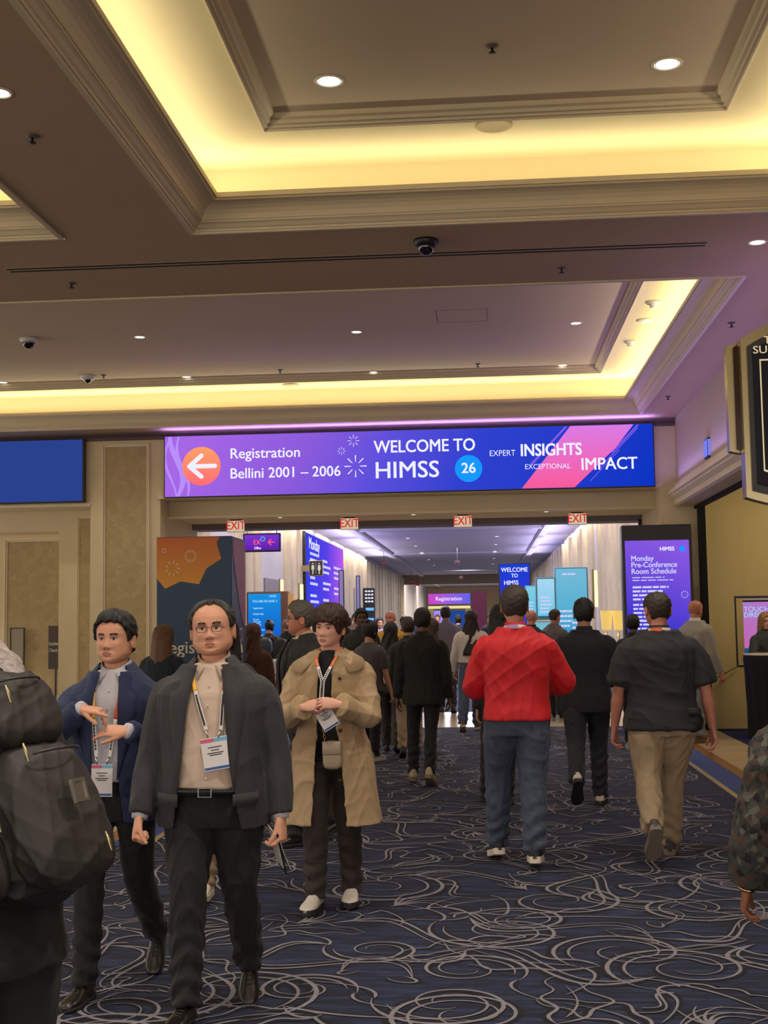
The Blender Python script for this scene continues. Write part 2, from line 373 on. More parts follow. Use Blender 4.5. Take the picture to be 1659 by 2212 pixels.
# ------------------------------------------------------------------ ceiling: beams, trays
def rect(x0, x1, y0, y1, z): return [(x0, y0, z), (x1, y0, z), (x1, y1, z), (x0, y1, z)]
b = MB()
for x0, x1, y0, y1 in ((-14, 12, 8.70, 10.37), (-3.0, -2.07, -5, 8.70), (2.30, 12, -5, 8.70), (-14, -7.3, -5, 8.70), (2.22, 12, 10.37, 18.0), (-14, -9, 10.37, 18.0), (-9, 2.22, 17.42, 18.0), (-7.3, 2.3, -5, -4)):
    b.add(rect(x0, x1, y0, y1, SOF), [(3, 2, 1, 0)])
struct(b.build('ceiling', M_ceil))
def tray(i, x0, x1, y0, y1, tp):
    R = lambda d, z: rect(x0+d, x1-d, y0+d, y1-d, z)
    b = MB()                                          # crown moulding: curls in from the soffit to the lip
    prof = [(d, SOF+z) for d, z in ((0, .02), (0, -.014), (.03, -.014), (.034, .0), (.044, .0), (.048, .014), (.062, .022), (.078, .040), (.092, .050), (.098, .050), (.100, .064), (.110, .064), (.112, .072), (.122, .098), (.142, .126), (.168, .146), (.198, .158), (.234, .163), (.234, .177), (.252, .177), (.252, .212), (.238, .212), (.230, .185), (.04, .17), (-.12, .17))]
    b.rings([R(d, z) for d, z in prof], cap=False); struct(b.build('trim_%d' % (10+i), M_mold))
    b = MB(); b.rings([R(-.12, SOF+.16), R(-.12, UPZ)], cap=False); b.rings([R(-.12, UPZ), R(tp, UPZ)], cap=False)
    struct(b.build('ceiling_cove', M_cove))
    b = MB(); b.rings([R(tp-.05, UPZ+.004), R(tp-.05, UPZ-.03), R(tp-.035, UPZ-.035), R(tp-.03, UPZ-.02), R(tp-.012, UPZ-.02), R(tp-.008, UPZ-.004), R(tp+.012, UPZ), R(tp+.02, UPZ+.02), R(tp+.045, UPZ+.03), R(tp+.05, UPZ+.06)], cap=False)
    struct(b.build('trim_%d' % (20+i), M_mold))
    struct(MB().add(R(tp+.03, UPZ+.06), [(3, 2, 1, 0)]).build('ceiling_panel', mat('ceiling_paint_lit', S(212, 192, 160), .85)))  # ceiling paint lightened to imitate stronger light on the raised panel
for i, (T, tp) in enumerate(zip(TRAYS, (.70, .64, .70))): tray(i, *T, tp)
PZ = UPZ+.06                                          # raised panel height
# linear slot diffuser in the beam
p0 = atz(15, 582, SOF); p1 = atz(1523, 530, SOF)
b = MB(); b.box(p0.x, p1.x, 9.385, 9.415, SOF-.003, SOF+.01, 0); b.box(p0.x, p1.x, 9.455, 9.485, SOF-.003, SOF+.01, 0)
sl = b.build('slot_diffuser', M_dark); tag(sl, 'long pair of thin black air slots in the cross beam of the ceiling', 'air vent')
fr = MB(); fr.box(p0.x-.02, p1.x+.02, 9.37, 9.385, SOF-.002, SOF+.006); fr.box(p0.x-.02, p1.x+.02, 9.415, 9.455, SOF-.002, SOF+.006); fr.box(p0.x-.02, p1.x+.02, 9.485, 9.50, SOF-.002, SOF+.006)
fr.build('frame', M_ceil, sl)
# ------------------------------------------------------------------ front wall with portal
def wall_box(name, L, mt=M_wall, bev=0.):
    b = MB()
    for q in L: b.box(*q, bev=bev)
    o = b.build(name, mt); return struct(o)
OX0, OX1, OZ = -4.74, 2.50, 3.42                      # outer portal edge
wall_box('wall_front', [(-14, -5.79, 18.0, 18.9, 3.34, SOF), (-5.79, OX0, 18.0, 18.9, 0, SOF), (OX0, OX1, 18.0, 18.5, OZ, SOF), (OX1, 3.15, 18.0, 18.9, 0, SOF)])
wall_box('wall_portal', [(OX0-.01, OX1+.01, 18.5, 20.0, 3.19, 3.9), (-5.2, -4.74, 18.9, 20.4, 0, 3.9), (2.50, 3.6, 18.9, 20.4, 0, 3.9)])
wall_box('trim_1', [(OX0, OX1, 20.0, 20.5, 3.10, 3.9)], mat('grey_fascia', S(120, 110, 120), .6))
b = MB(); b.box(-4.84, -4.80, 20.0, 20.06, 0, 3.12); b.box(2.44, 2.49, 20.0, 20.06, 0, 3.12)
struct(b.build('door_1', M_black))
# stepped moulding round the portal
b = MB()
for z0, z1, y0 in ((OZ-.005, OZ+.03, 17.965), (OZ+.03, OZ+.055, 17.98)): b.box(OX0-.03, OX1+.03, y0, 18.0, z0, z1)
b.box(OX0, OX1, 18.42, 18.5, 3.155, 3.19); b.box(-14, -5.79, 17.965, 18.0, 3.335, 3.37)
struct(b.build('trim_2', M_trim))
b = MB()                                              # cornice under the ceiling on the front wall
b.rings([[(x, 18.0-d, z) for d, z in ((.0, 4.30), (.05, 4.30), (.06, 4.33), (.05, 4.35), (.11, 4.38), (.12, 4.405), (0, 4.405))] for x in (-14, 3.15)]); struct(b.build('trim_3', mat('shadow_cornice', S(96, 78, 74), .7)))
def panel(name, x0, x1, y, z0, z1, fw=.045, dep=.03, inner=M_paper):
    """Wallpapered inset with a stepped picture-frame moulding."""
    o = empty(name, ((x0+x1)/2, y, z0)); struct(o)
    cx = (x0+x1)/2
    struct(mk('wall_inset', [(x0-cx, -.006, 0), (x1-cx, -.006, 0), (x1-cx, -.006, z1-z0), (x0-cx, -.006, z1-z0)], [(0, 1, 2, 3)], inner, o, False))
    R = lambda d, q: [(x0-cx-d, -q, -d), (x1-cx+d, -q, -d), (x1-cx+d, -q, z1-z0+d), (x0-cx-d, -q, z1-z0+d)]
    b = MB(); b.rings([R(0, .0), R(0, dep*.55), R(fw*.22, dep*.6), R(fw*.28, dep*.35), R(fw*.55, dep*.4), R(fw*.6, dep), R(fw*.85, dep), R(fw, .0)], cap=False); struct(b.build('trim_frame', M_trim, o))
    return o
xa, xb = at(228, 1200, 18).x, at(317, 1200, 18).x
panel('trim_4', xa, xb, 18.0, .55, at(270, 965, 18).z, .05, .035)
# closed bay to the left of the pilaster
LX = at(165, 1300, 19.0).x
wall_box('wall_left_bay', [(-14, -5.79, 18.62, 19.2, 3.02, 3.9), (-14, -5.79, 18.85, 18.9, 3.2, 3.9), (-14, -5.79, 19.35, 19.6, 0, 3.2), (LX-.15, -5.79, 18.62, 19.4, 0, 3.02)])
panel('trim_5', at(171, 1300, 18.62).x, at(195, 1300, 18.62).x, 18.62, .5, at(180, 1120, 18.62).z, .035, .03)
panel('trim_6', at(16, 1300, 19.35).x, at(147, 1300, 19.35).x, 19.35, .5, at(80, 1170, 19.35).z, .05, .035)
# door plate and pillar base
def base_mold(name, L):
    b = MB()
    for x0, x1, y0, y1 in L:
        b.rings([[(x0-d, y0-d, z), (x1+d, y0-d, z), (x1+d, y1+d, z), (x0-d, y1+d, z)] for d, z in ((.05, 0), (.05, .30), (.035, .32), (.03, .37), (.015, .41), (.012, .44), (0, .45))], cap=False)
    return struct(b.build(name, M_trim))
base_mold('baseboard_front', [(-5.79, OX0, 18.0, 18.9), (OX1, 3.15, 18.0, 18.9), (3.15, 9, 18.12, 18.4)])
# ------------------------------------------------------------------ right wall, side room
RX = 2.75
wall_box('wall_right', [(RX, 3.15, -5, 18.0, 3.42, SOF)], mat('right_wall_paint', S(196, 180, 168), .8))
b = MB(); prof = [(0, 3.46), (.03, 3.46), (.04, 3.42), (.07, 3.40), (.12, 3.34), (.125, 3.31), (.10, 3.29), (.10, 3.27), (.05, 3.22), (.04, 3.16), (.0, 3.14), (-.4, 3.14), (-.4, 3.46)]
b.rings([[(RX-d, y, z) for d, z in prof] for y in (-5, 17.98)]); struct(b.build('trim_7', M_trim))
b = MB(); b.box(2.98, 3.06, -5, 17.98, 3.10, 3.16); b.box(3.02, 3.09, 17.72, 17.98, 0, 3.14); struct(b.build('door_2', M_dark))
wall_box('wall_side_room', [(3.15, 3.62, 18.05, 18.5, 0, SOF), (3.62, 12, 18.15, 18.5, 0, SOF)], mat('side_room_paint', S(206, 184, 128), .8))
struct(MB().add(rect(3.15, 12, -5, 18.5, 4.2), [(3, 2, 1, 0)]).build('ceiling_side_room', M_ceil))
wall_box('wall_side_room_far', [(11.8, 12, -5, 18.5, 0, SOF)])
area('side_room_light', (5.2, 16.2, 4.15), (0, 0, -1), .6, 1.2, 60, (1, .84, .55))
# ------------------------------------------------------------------ corridor beyond the portal
CL, CR, CZ, CE = -6.6, 3.65, 5.1, 143
M_cwall = mat('corridor_wall', S(190, 186, 190), .7)
M_ccol = mat('fluted_wall_panel', S(196, 180, 150), .6, var=.1, vscale=2)
struct(MB().add(rect(-9, 6, 20.4, CE, CZ), [(3, 2, 1, 0)]).build('ceiling_corridor', mat('corridor_ceiling', S(214, 208, 214), .8)))
b = MB(); b.box(CL-.3, CL, 20.5, CE, 0, CZ); b.box(-8, CL, 20.4, 20.5, 0, CZ); struct(b.build('wall_corridor_left', M_cwall))
b = MB(); b.box(CR, CR+.3, 20.5, CE, 0, CZ); struct(b.build('wall_corridor_right', M_cwall))
struct(MB().box(CL, CR, CE, CE+.3, 0, CZ).build('wall_corridor_end', mat('end_wall', S(150, 130, 110), .8)))
struct(MB().box(CL, CR, 100, 100.4, 4.35, CZ).build('ceiling_bulkhead', mat('bulkhead', S(150, 134, 112), .8)))
b = MB()                                              # longitudinal ceiling coffers
for x in (-4.86, 2.55):
    b.rings([[(x-w, y, z) for w, z in ((0, CZ), (.0, CZ-.10), (.05, CZ-.12), (.3, CZ-.12), (.34, CZ-.05), (.34, CZ))] for y in (20.5, CE)])
for y in (34, 48, 66, 90): b.box(-4.9, 2.3, y, y+.5, CZ-.09, CZ)
struct(b.build('trim_8', mat('coffer_edge', S(205, 200, 205), .6)))
M_uplit = glow('wall_washer', (1, .86, .6), 9)
def wall_panels(x, sgn, ys, w, name):
    b = MB(); 
    for y in ys:
        n = 10; ring = []
        for k in range(n+1):
            a = PI*k/n; ring.append((x+sgn*(.03+.16*math.sin(a)), y+w/2-w/2*math.cos(a)*1.0))
        b.rings([[(p[0], p[1], z) for p in ring]+[(x, y+w, z), (x, y, z)] for z in (0, 4.85)])
    return struct(b.build(name, M_ccol))
wall_panels(CL, 1, [24.5+i*1.35 for i in range(20) if i not in (4, 5, 9, 10, 11)]+[58+i*2.4 for i in range(18)], .62, 'trim_9')
wall_panels(CR, -1, [22.2+i*1.5 for i in range(12)]+[42+i*2.4 for i in range(24)], .66, 'trim_13')
for i in range(9): area('wall_washer_light', (CL+.35, 25+i*5.2, CZ-.12), (-.35, 0, -1), .12, 4.4, 70, (1, .87, .70))
for i in range(7): area('wall_washer_light', (CR-.35, 23+i*5.2, CZ-.12), (.35, 0, -1), .12, 4.4, 70, (1, .87, .70))
for i in range(8): area('corridor_light', (-1.3, 26+i*9, CZ-.03), (0, 0, -1), 1.2, 1.2, 420, (.90, .88, 1))
for i in range(6):
    area('corridor_fill', (CL+.9, 25+i*8, CZ-.8), (.5, 0, 1), .3, 7, 85, (.72, .66, 1)); area('corridor_fill', (CR-.9, 25+i*8, CZ-.8), (-.5, 0, 1), .3, 7, 85, (.60, .55, 1))  # added unseen strips hung in mid-air to brighten the corridor ceiling
for i in range(4): area('corridor_light', (-1.3, 100+i*10, CZ-.8), (0, 0, -1), 1.2, 1.2, 700, (1, .85, .7))
# niches (door recesses) on the left corridor wall
b = MB()
for y, w, h in ((30.2, 2.2, 3.3), (37.0, 3.2, 2.9), (62, 5, 3.2), (75, 6, 3.2)): b.box(CL-.02, CL+.05, y, y+w, 0, h)
struct(b.build('door_3', mat('door_grey', S(122, 112, 116), .6)))

# added unseen strips standing in for banner spill on the crown and right wall
area('banner_fill', (-1.1, 17.70, 4.28), (0, -.15, 1), 7.0, .06, 38, (.42, .25, 1.0))
area('cornice_fill', (2.66, 13.5, 3.48), (-.55, 0, 1), .03, 8.5, 26, (.40, .28, 1.0))
area('far_hall_fill', (-1.5, 100.6, 4.7), (0, 1, .12), 8, .5, 900, (1, .86, .70))  # this strip and the next are added, unseen, to lighten the far hall
area('far_hall_fill', (-1.5, 120, 4.2), (0, 1, .35), 8, .5, 700, (1, .86, .70))
# ------------------------------------------------------------------ ceiling fixtures
def rot_text(o): return o
def downlight(loc, label, r=.085, group=None, e=28, on=True):
    t = empty('downlight', loc, 0, label, 'ceiling light', group)
    b = MB(); b.lathe([(r*.84, .0), (r*.86, -.006), (r, -.006), (r*1.06, -.001), (r*1.06, .002)], cap=False); b.build('trim_ring', M_trim, t, True)
    b = MB(); b.lathe([(r*.85, -.002), (r*.8, .0), (r*.55, .0002)], cap=False); b.build('reflector', mat('reflector_chrome', (.8, .8, .85), .18, 1., emit=(.8, .85, 1), es=1.0), t, True)
    b = MB(); b.lathe([(r*.74, -.0015), (0.001, -.0015)], cap=False); b.build('lens', M_lens, t)
    if e:
        s = spot('downlight_lamp', (0, 0, -.02), e, r=.06); s.parent = t
    return t
def zz(px, py, z): return atz(px, py, z)
DL = [((711, 175), PZ, 'large chrome recessed downlight in the near ceiling tray, left one', .092, 60),
      ((1441, 138), PZ, 'large chrome recessed downlight in the near ceiling tray, beside its right corner', .092, 60),
      ((1636, 523), SOF, 'recessed downlight in the flat ceiling at the right end of the beam', .07, 30),
      ((302, 728), PZ, 'downlight in the far tray, near row, between the dome camera and the middle light', .07, 24),
      ((770, 717), PZ, 'downlight in the far tray, near row, middle one', .07, 24),
      ((1244, 698), PZ, 'downlight in the far tray, near row, beside the access hatch', .07, 24),
      ((6, 826), PZ, 'downlight in the far tray, back row, at the left picture edge', .07, 24),
      ((403, 814), PZ, 'downlight in the far tray, back row, above the left part of the welcome banner', .07, 24),
      ((807, 804), PZ, 'downlight in the far tray, back row, above the middle of the welcome banner', .07, 24),
      ((1215, 789), PZ, 'downlight in the far tray, back row, beside the tray corner', .07, 24)]
for (px, py), z, lb, r, e in DL: downlight(zz(px, py, z), lb, r, 'downlights of the lobby ceiling', e)
# the lobby carries on behind the viewer with the same fittings
for x, y in ((-.9, 3.6), (1.1, 3.6), (-.9, -.6), (1.1, -.6), (-5.2, 6), (-5.2, 1)): downlight((x, y, PZ), 'recessed downlight further back in the lobby ceiling', .082, 'downlights behind the viewer', 85)
for x, y in ((-2.5, 1.5), (-2.5, 6.2), (3.4, 7.2), (2.6, 3.)): downlight((x, y, SOF), 'recessed downlight in the side beam of the lobby', .07, 'downlights in the side beams', 35)
def sprinkler(loc, label):
    t = empty('sprinkler', loc, 0, label, 'sprinkler', 'ceiling sprinklers')
    MB().lathe([(.038, 0), (.038, -.004), (.02, -.012), (.012, -.014)]).build('cup', mat('sprinkler_grey', (.12, .1, .09), .5), t, True)
    MB().lathe([(.007, -.012), (.006, -.04), (.022, -.041), (.022, -.045)]).build('head', mat('sprinkler_dark', (.03, .03, .03), .4, .6), t, True)
for (px, py), z, lb in [((1063, 99), PZ, 'small dark sprinkler in the near tray between the two big downlights'), ((70, 293), SOF, 'small dark sprinkler in the brown ceiling strip at upper left'),
        ((155, 611), SOF, 'small dark sprinkler in the cross beam under the left end of the slot vent'), ((1213, 578), SOF, 'small dark sprinkler in the cross beam right of the black dome camera'),
        ((1580, 697), SOF, 'small dark sprinkler in the flat ceiling beside the hanging black sign'), ((1443, 856), SOF, 'small dark sprinkler at the corner where the right wall meets the front wall'),
        ((605, 799), PZ, 'small sprinkler in the far tray above the word Registration'), ((1032, 786), PZ, 'small sprinkler in the far tray above the word Welcome'), ((224, 810), PZ, 'small sprinkler in the far tray beside the rear white dome camera')]:
    sprinkler(zz(px, py, z), lb)
def dome(loc, label, r, shell, sm=.6):
    t = empty('security_camera', loc, 0, label, 'security camera')
    MB().lathe([(r, .0), (r*1.02, -.012), (r*.98, -.03), (r*.8, -.05), (r*.72, -.055)]).build('housing', shell, t, True)
    MB().lathe([(r*sm*math.cos(a), -.045-r*sm*1.05*math.sin(a)) for a in np.linspace(0, PI/2, 10)]).build('dome', mat('smoked_dome', (.006, .006, .008), .04, coat=1.), t, True)
    return t
dome(zz(920, 519, SOF), 'black dome security camera hanging from the cross beam', .092, M_black, .72)
dome(zz(62, 731, PZ), 'white dome security camera in the far tray at the left picture edge', .105, M_white, .75)
dome(zz(190, 812, PZ), 'white dome security camera further back above the blue screen', .11, M_white, .5)
def disc(name, loc, prof, mt, label, cat, extra=None):
    t = empty(name, loc, 0, label, cat); MB().lathe(prof).build('body', mt, t, True)
    if extra: MB().lathe(extra[0]).build(extra[1], extra[2], t, True)
disc('ceiling_speaker', zz(1067, 270, UPZ), [(.125, 0), (.125, -.008), (.105, -.012), (.098, -.006)], mat('speaker_ring', S(196, 176, 128), .6), 'round flush loudspeaker in the yellow cove strip of the near tray', 'loudspeaker', ([(.097, -.004), (.001, -.006)], 'grille', mat('speaker_grille', S(168, 148, 102), .8)))
disc('smoke_detector', zz(1412, 652, UPZ), [(.075, 0), (.075, -.02), (.045, -.03), (.04, -.06), (.02, -.065)], M_white, 'white smoke detector in the far cove, nearest of the three fittings', 'smoke detector')
disc('smoke_detector', zz(1362, 737, UPZ), [(.07, 0), (.07, -.02), (.045, -.03), (.04, -.06), (.02, -.065)], M_white, 'white smoke detector in the far cove, beside the tray panel corner', 'smoke detector')
disc('ceiling_speaker', zz(1392, 691, UPZ), [(.085, 0), (.085, -.012), (.07, -.018), (.001, -.02)], M_white, 'small flat white disc between the two smoke detectors', 'loudspeaker')
disc('ceiling_speaker', zz(628, 831, UPZ), [(.12, 0), (.12, -.006), (.001, -.008)], mat('speaker_ring', S(196, 176, 128), .6), 'round flush loudspeaker in the far cove above the banner text', 'loudspeaker')
a, c = zz(945, 697, PZ), zz(1053, 667, PZ)
b = MB()
for x0, x1, y0, y1 in ((a.x, c.x, c.y, c.y+.006), (a.x, c.x, a.y, a.y+.006), (a.x, a.x+.006, a.y, c.y), (c.x-.006, c.x, a.y, c.y)): b.box(x0, x1, min(y0, y1), max(y0, y1), PZ-.001, PZ+.002)
tag(b.build('access_hatch', mat('hatch_gap', S(90, 76, 70), .8)), 'thin outline of a square access hatch in the far tray ceiling', 'hatch')
# ------------------------------------------------------------------ banner over the portal
W = glow('screen_white', S(226, 226, 255), 1.15); WB = glow('screen_soft_white', S(206, 206, 250), 1.)
SC = S
def banner():
    x0, x1, z0, z1 = -4.645, 2.428, 3.435, 4.325; cx, cz = (x0+x1)/2, (z0+z1)/2; w, h = x1-x0, z1-z0
    t = empty('led_banner', (cx, 17.9, z0), 0, 'wide purple and blue LED banner with Registration arrow and WELCOME TO above the portal', 'LED banner')
    MB().box(-w/2-.015, w/2+.015, .0, .09, -.015, h+.015, bev=.004).build('housing', M_black, t)
    g_ = glow_ramp('banner_gradient', [(0, SC(168, 104, 232)), (.25, SC(140, 92, 222)), (.42, SC(92, 80, 222)), (.6, SC(48, 66, 208)), (1, SC(10, 52, 196))], 0, -w/2, w/2, .98, -.5)
    mk('screen', [(-w/2, -.004, 0), (w/2, -.004, 0), (w/2, -.004, h), (-w/2, -.004, h)], [(0, 1, 2, 3)], g_, t, False)
    X = lambda px: at(px, 1000, 17.89).x-cx
    def Z(px, py): return at(px, py, 17.89).z-z0
    # lilac waves at the left end
    b = MB()
    for k, (a0, wd) in enumerate(((X(376), .1), (X(392), .05), (X(366), .04))):
        zs = np.linspace(0.004, h-.004, 24); off = .09*np.sin(zs/h*PI*1.5+k*.7+.3); 
        L = [(max(-w/2+.004, a0+o), -.007-.0005*k, z) for o, z in zip(off, zs)]; Rr = [(max(-w/2+.006, a0+o+wd*(.5+.5*math.sin(z/h*PI))), -.007-.0005*k, z) for o, z in zip(off, zs)]
        n = len(zs); b.add(L+Rr, [(i, n+i, n+i+1, i+1) for i in range(n-1)])
    b.build('wave_graphic', glow('lilac_wave', SC(180, 140, 246), 1.05), t)
    # pink diagonal brush stroke
    P = [(X(1126), 0.004), (X(1240), .004), (X(1330), h*.62), (X(1371), h-.004), (X(1234), h-.004), (X(1180), h*.5)]
    mk('brush_stroke', [(p[0], -.007, p[1]) for p in P], [tuple(range(6))], glow_ramp('pink_stroke', [(0, SC(244, 88, 150)), (1, SC(214, 120, 224))], 2, 0, h, 1.05), t, False)
    b = MB()
    for q, (s0, s1, wd) in enumerate(((.55, 1., .03), (.3, .95, .02), (.1, .6, .015))):
        xa = X(1240)+.05+q*.04; sl_ = (X(1371)-X(1240))/h
        b.add([(xa+sl_*h*s0, -.006, h*s0), (xa+sl_*h*s0+wd, -.006, h*s0), (xa+sl_*h*s1+wd, -.006, h*s1*.99), (xa+sl_*h*s1, -.006, h*s1*.99)], [(0, 1, 2, 3)])
    b.add([(X(1222), -.006, h*.99), (X(1228), -.006, h*.99), (X(1150), -.006, h*.38), (X(1143), -.006, h*.38)], [(0, 1, 2, 3)])
    b.build('brush_streaks', glow('violet_streak', SC(120, 84, 214), 1.2), t)
    # orange disc with arrow
    ac, az = X(435), Z(435, 1007); R = .285
    d = mk('arrow_disc', [(ac+R*math.cos(k*PI/24), -.008, az+R*math.sin(k*PI/24)) for k in range(48)], [tuple(range(48))], glow_ramp('orange_disc', [(0, SC(246, 100, 110)), (1, SC(250, 150, 96))], 2, az-R, az+R, 1.15), t, False)
    b = MB()
    def bar(p, q, wd, y=-.012):
        p, q = np.array(p), np.array(q); dd = (q-p)/np.linalg.norm(q-p); nn_ = np.array([-dd[1], dd[0]]); pts = []
        for k in range(9): a_ = -PI/2+PI*k/8; v = q+wd*(dd*math.cos(a_)+nn_*math.sin(a_)); pts.append((v[0], y, v[1]))
        for k in range(9): a_ = PI/2+PI*k/8; v = p+wd*(dd*math.cos(a_)+nn_*math.sin(a_)); pts.append((v[0], y, v[1]))
        b.add(pts, [tuple(range(len(pts)))])
    bar((ac-.18, az), (ac+.2, az), .032); bar((ac-.18, az), (ac-.0, az+.155), .032, -.0125); bar((ac-.18, az), (ac-.0, az-.155), .032, -.013)
    b.build('arrow', W, d)
    T = lambda s, size, px, py, ax='LEFT', bold=.012, sx=1., mt=W, y=-.010: text(s, size, mt, t, (X(px), y, Z(px, py)), ax=ax, bold=bold, sx=sx)
    T('Registration', .215, 496, 981); T('Bellini 2001 – 2006', .215, 496, 1024, sx=.98)
    T('WELCOME TO', .255, 808, 967, bold=.018, sx=.88); T('HIMSS', .34, 808, 1018, bold=.012, sx=1.04)
    b = MB(); ccx, ccz = X(1012), Z(1012, 1012); b.add([(ccx+.195*math.cos(k*PI/20), -.009, ccz+.195*math.sin(k*PI/20)) for k in range(40)], [tuple(range(40))])
    d2 = b.build('year_disc', glow('azure', SC(20, 140, 250), 1.2), t); text('26', .21, W, d2, (ccx, -.013, ccz), ax='CENTER', bold=.02)
    T('EXPERT', .12, 1057, 980, bold=-.004, sx=.92); T('INSIGHTS', .245, 1124, 974, bold=.03, sx=.84)
    T('EXCEPTIONAL', .105, 1133, 1009, bold=-.004, sx=.95); T('IMPACT', .245, 1254, 1004, bold=.016, sx=.93)
    for (px, py), r0, n, wd in (((764, 952), .085, 8, .007), ((738, 974), .06, 8, .005), ((768, 1007), .16, 8, .012)):
        b = MB(); ox, oz = X(px), Z(px, py)
        for k in range(n):
            a_ = k*2*PI/n; u, v = math.cos(a_), math.sin(a_)
            b.add([(ox+u*r0*.4-v*wd*.4, -.009, oz+v*r0*.4+u*wd*.4), (ox+u*r0*.4+v*wd*.4, -.009, oz+v*r0*.4-u*wd*.4), (ox+u*r0+v*wd*.7, -.009, oz+v*r0-u*wd*.7), (ox+u*r0-v*wd*.7, -.009, oz+v*r0+u*wd*.7)], [(0, 1, 2, 3)])
        b.build('starburst', W, t)
banner()
def screen_left():
    x0, x1 = -8.6, -5.855; z0, z1 = 3.39, 4.33
    t = empty('led_screen', ((x0+x1)/2, 17.9, z0), 0, 'plain deep blue LED screen above the closed bay at the left edge', 'LED screen'); w = x1-x0
    MB().box(-w/2, w/2, 0, .09, 0, z1-z0, bev=.006).build('housing', M_black, t)
    mk('screen', [(-w/2+.01, -.004, .02), (w/2-.03, -.004, .02), (w/2-.03, -.004, z1-z0-.01), (-w/2+.01, -.004, z1-z0-.01)], [(0, 1, 2, 3)], glow('plain_blue', SC(42, 66, 142), 1.), t, False)
screen_left()
# ------------------------------------------------------------------ EXIT signs under the portal soffit
def exit_sign(loc, label, w=.30, h=.19):
    t = empty('exit_sign', loc, 0, label, 'exit sign', 'exit signs in the portal')
    MB().box(-w/2, w/2, -.03, .03, -h, 0, bev=.006).build('housing', M_chrome, t)
    MB().box(-w*.3, w*.3, -.03, .03, 0, .015).build('bracket', M_black, t)
    mk('face', [(-w/2+.008, -.032, -h+.01), (w/2-.008, -.032, -h+.01), (w/2-.008, -.032, -.01), (-w/2+.008, -.032, -.01)], [(0, 1, 2, 3)], glow('exit_face', SC(214, 192, 160), .95), t, False)
    text('EXIT', h*.98, glow('exit_red', SC(206, 40, 44), 1.), t, (0, -.035, -h/2+.002), ax='CENTER', bold=.012, sx=.82)
for (px, py), lb in (((510, 1138), 'lit EXIT sign above the blue and orange booth, leftmost of four'), ((755, 1135), 'lit EXIT sign second from the left under the portal'),
                     ((1000, 1127), 'lit EXIT sign third from the left under the portal'), ((1247, 1118), 'lit EXIT sign nearest the black totem, rightmost of four')):
    p = at(px, py, 19.2); exit_sign((p.x, 19.2, 3.178), lb, .285, .185)
for (px, py) in ((600, 1126), (795, 1117), (990, 1117), (1181, 1107)):
    pass
for i, px in enumerate((605, 893, 1180)):
    p = at(px, 1118, 18.95); downlight((p.x, 18.95, 3.188), 'small downlight in the portal soffit, %s' % ('between the two left exit signs', 'between the two middle exit signs', 'beside the rightmost exit sign')[i], .05, 'portal soffit downlights', 12)
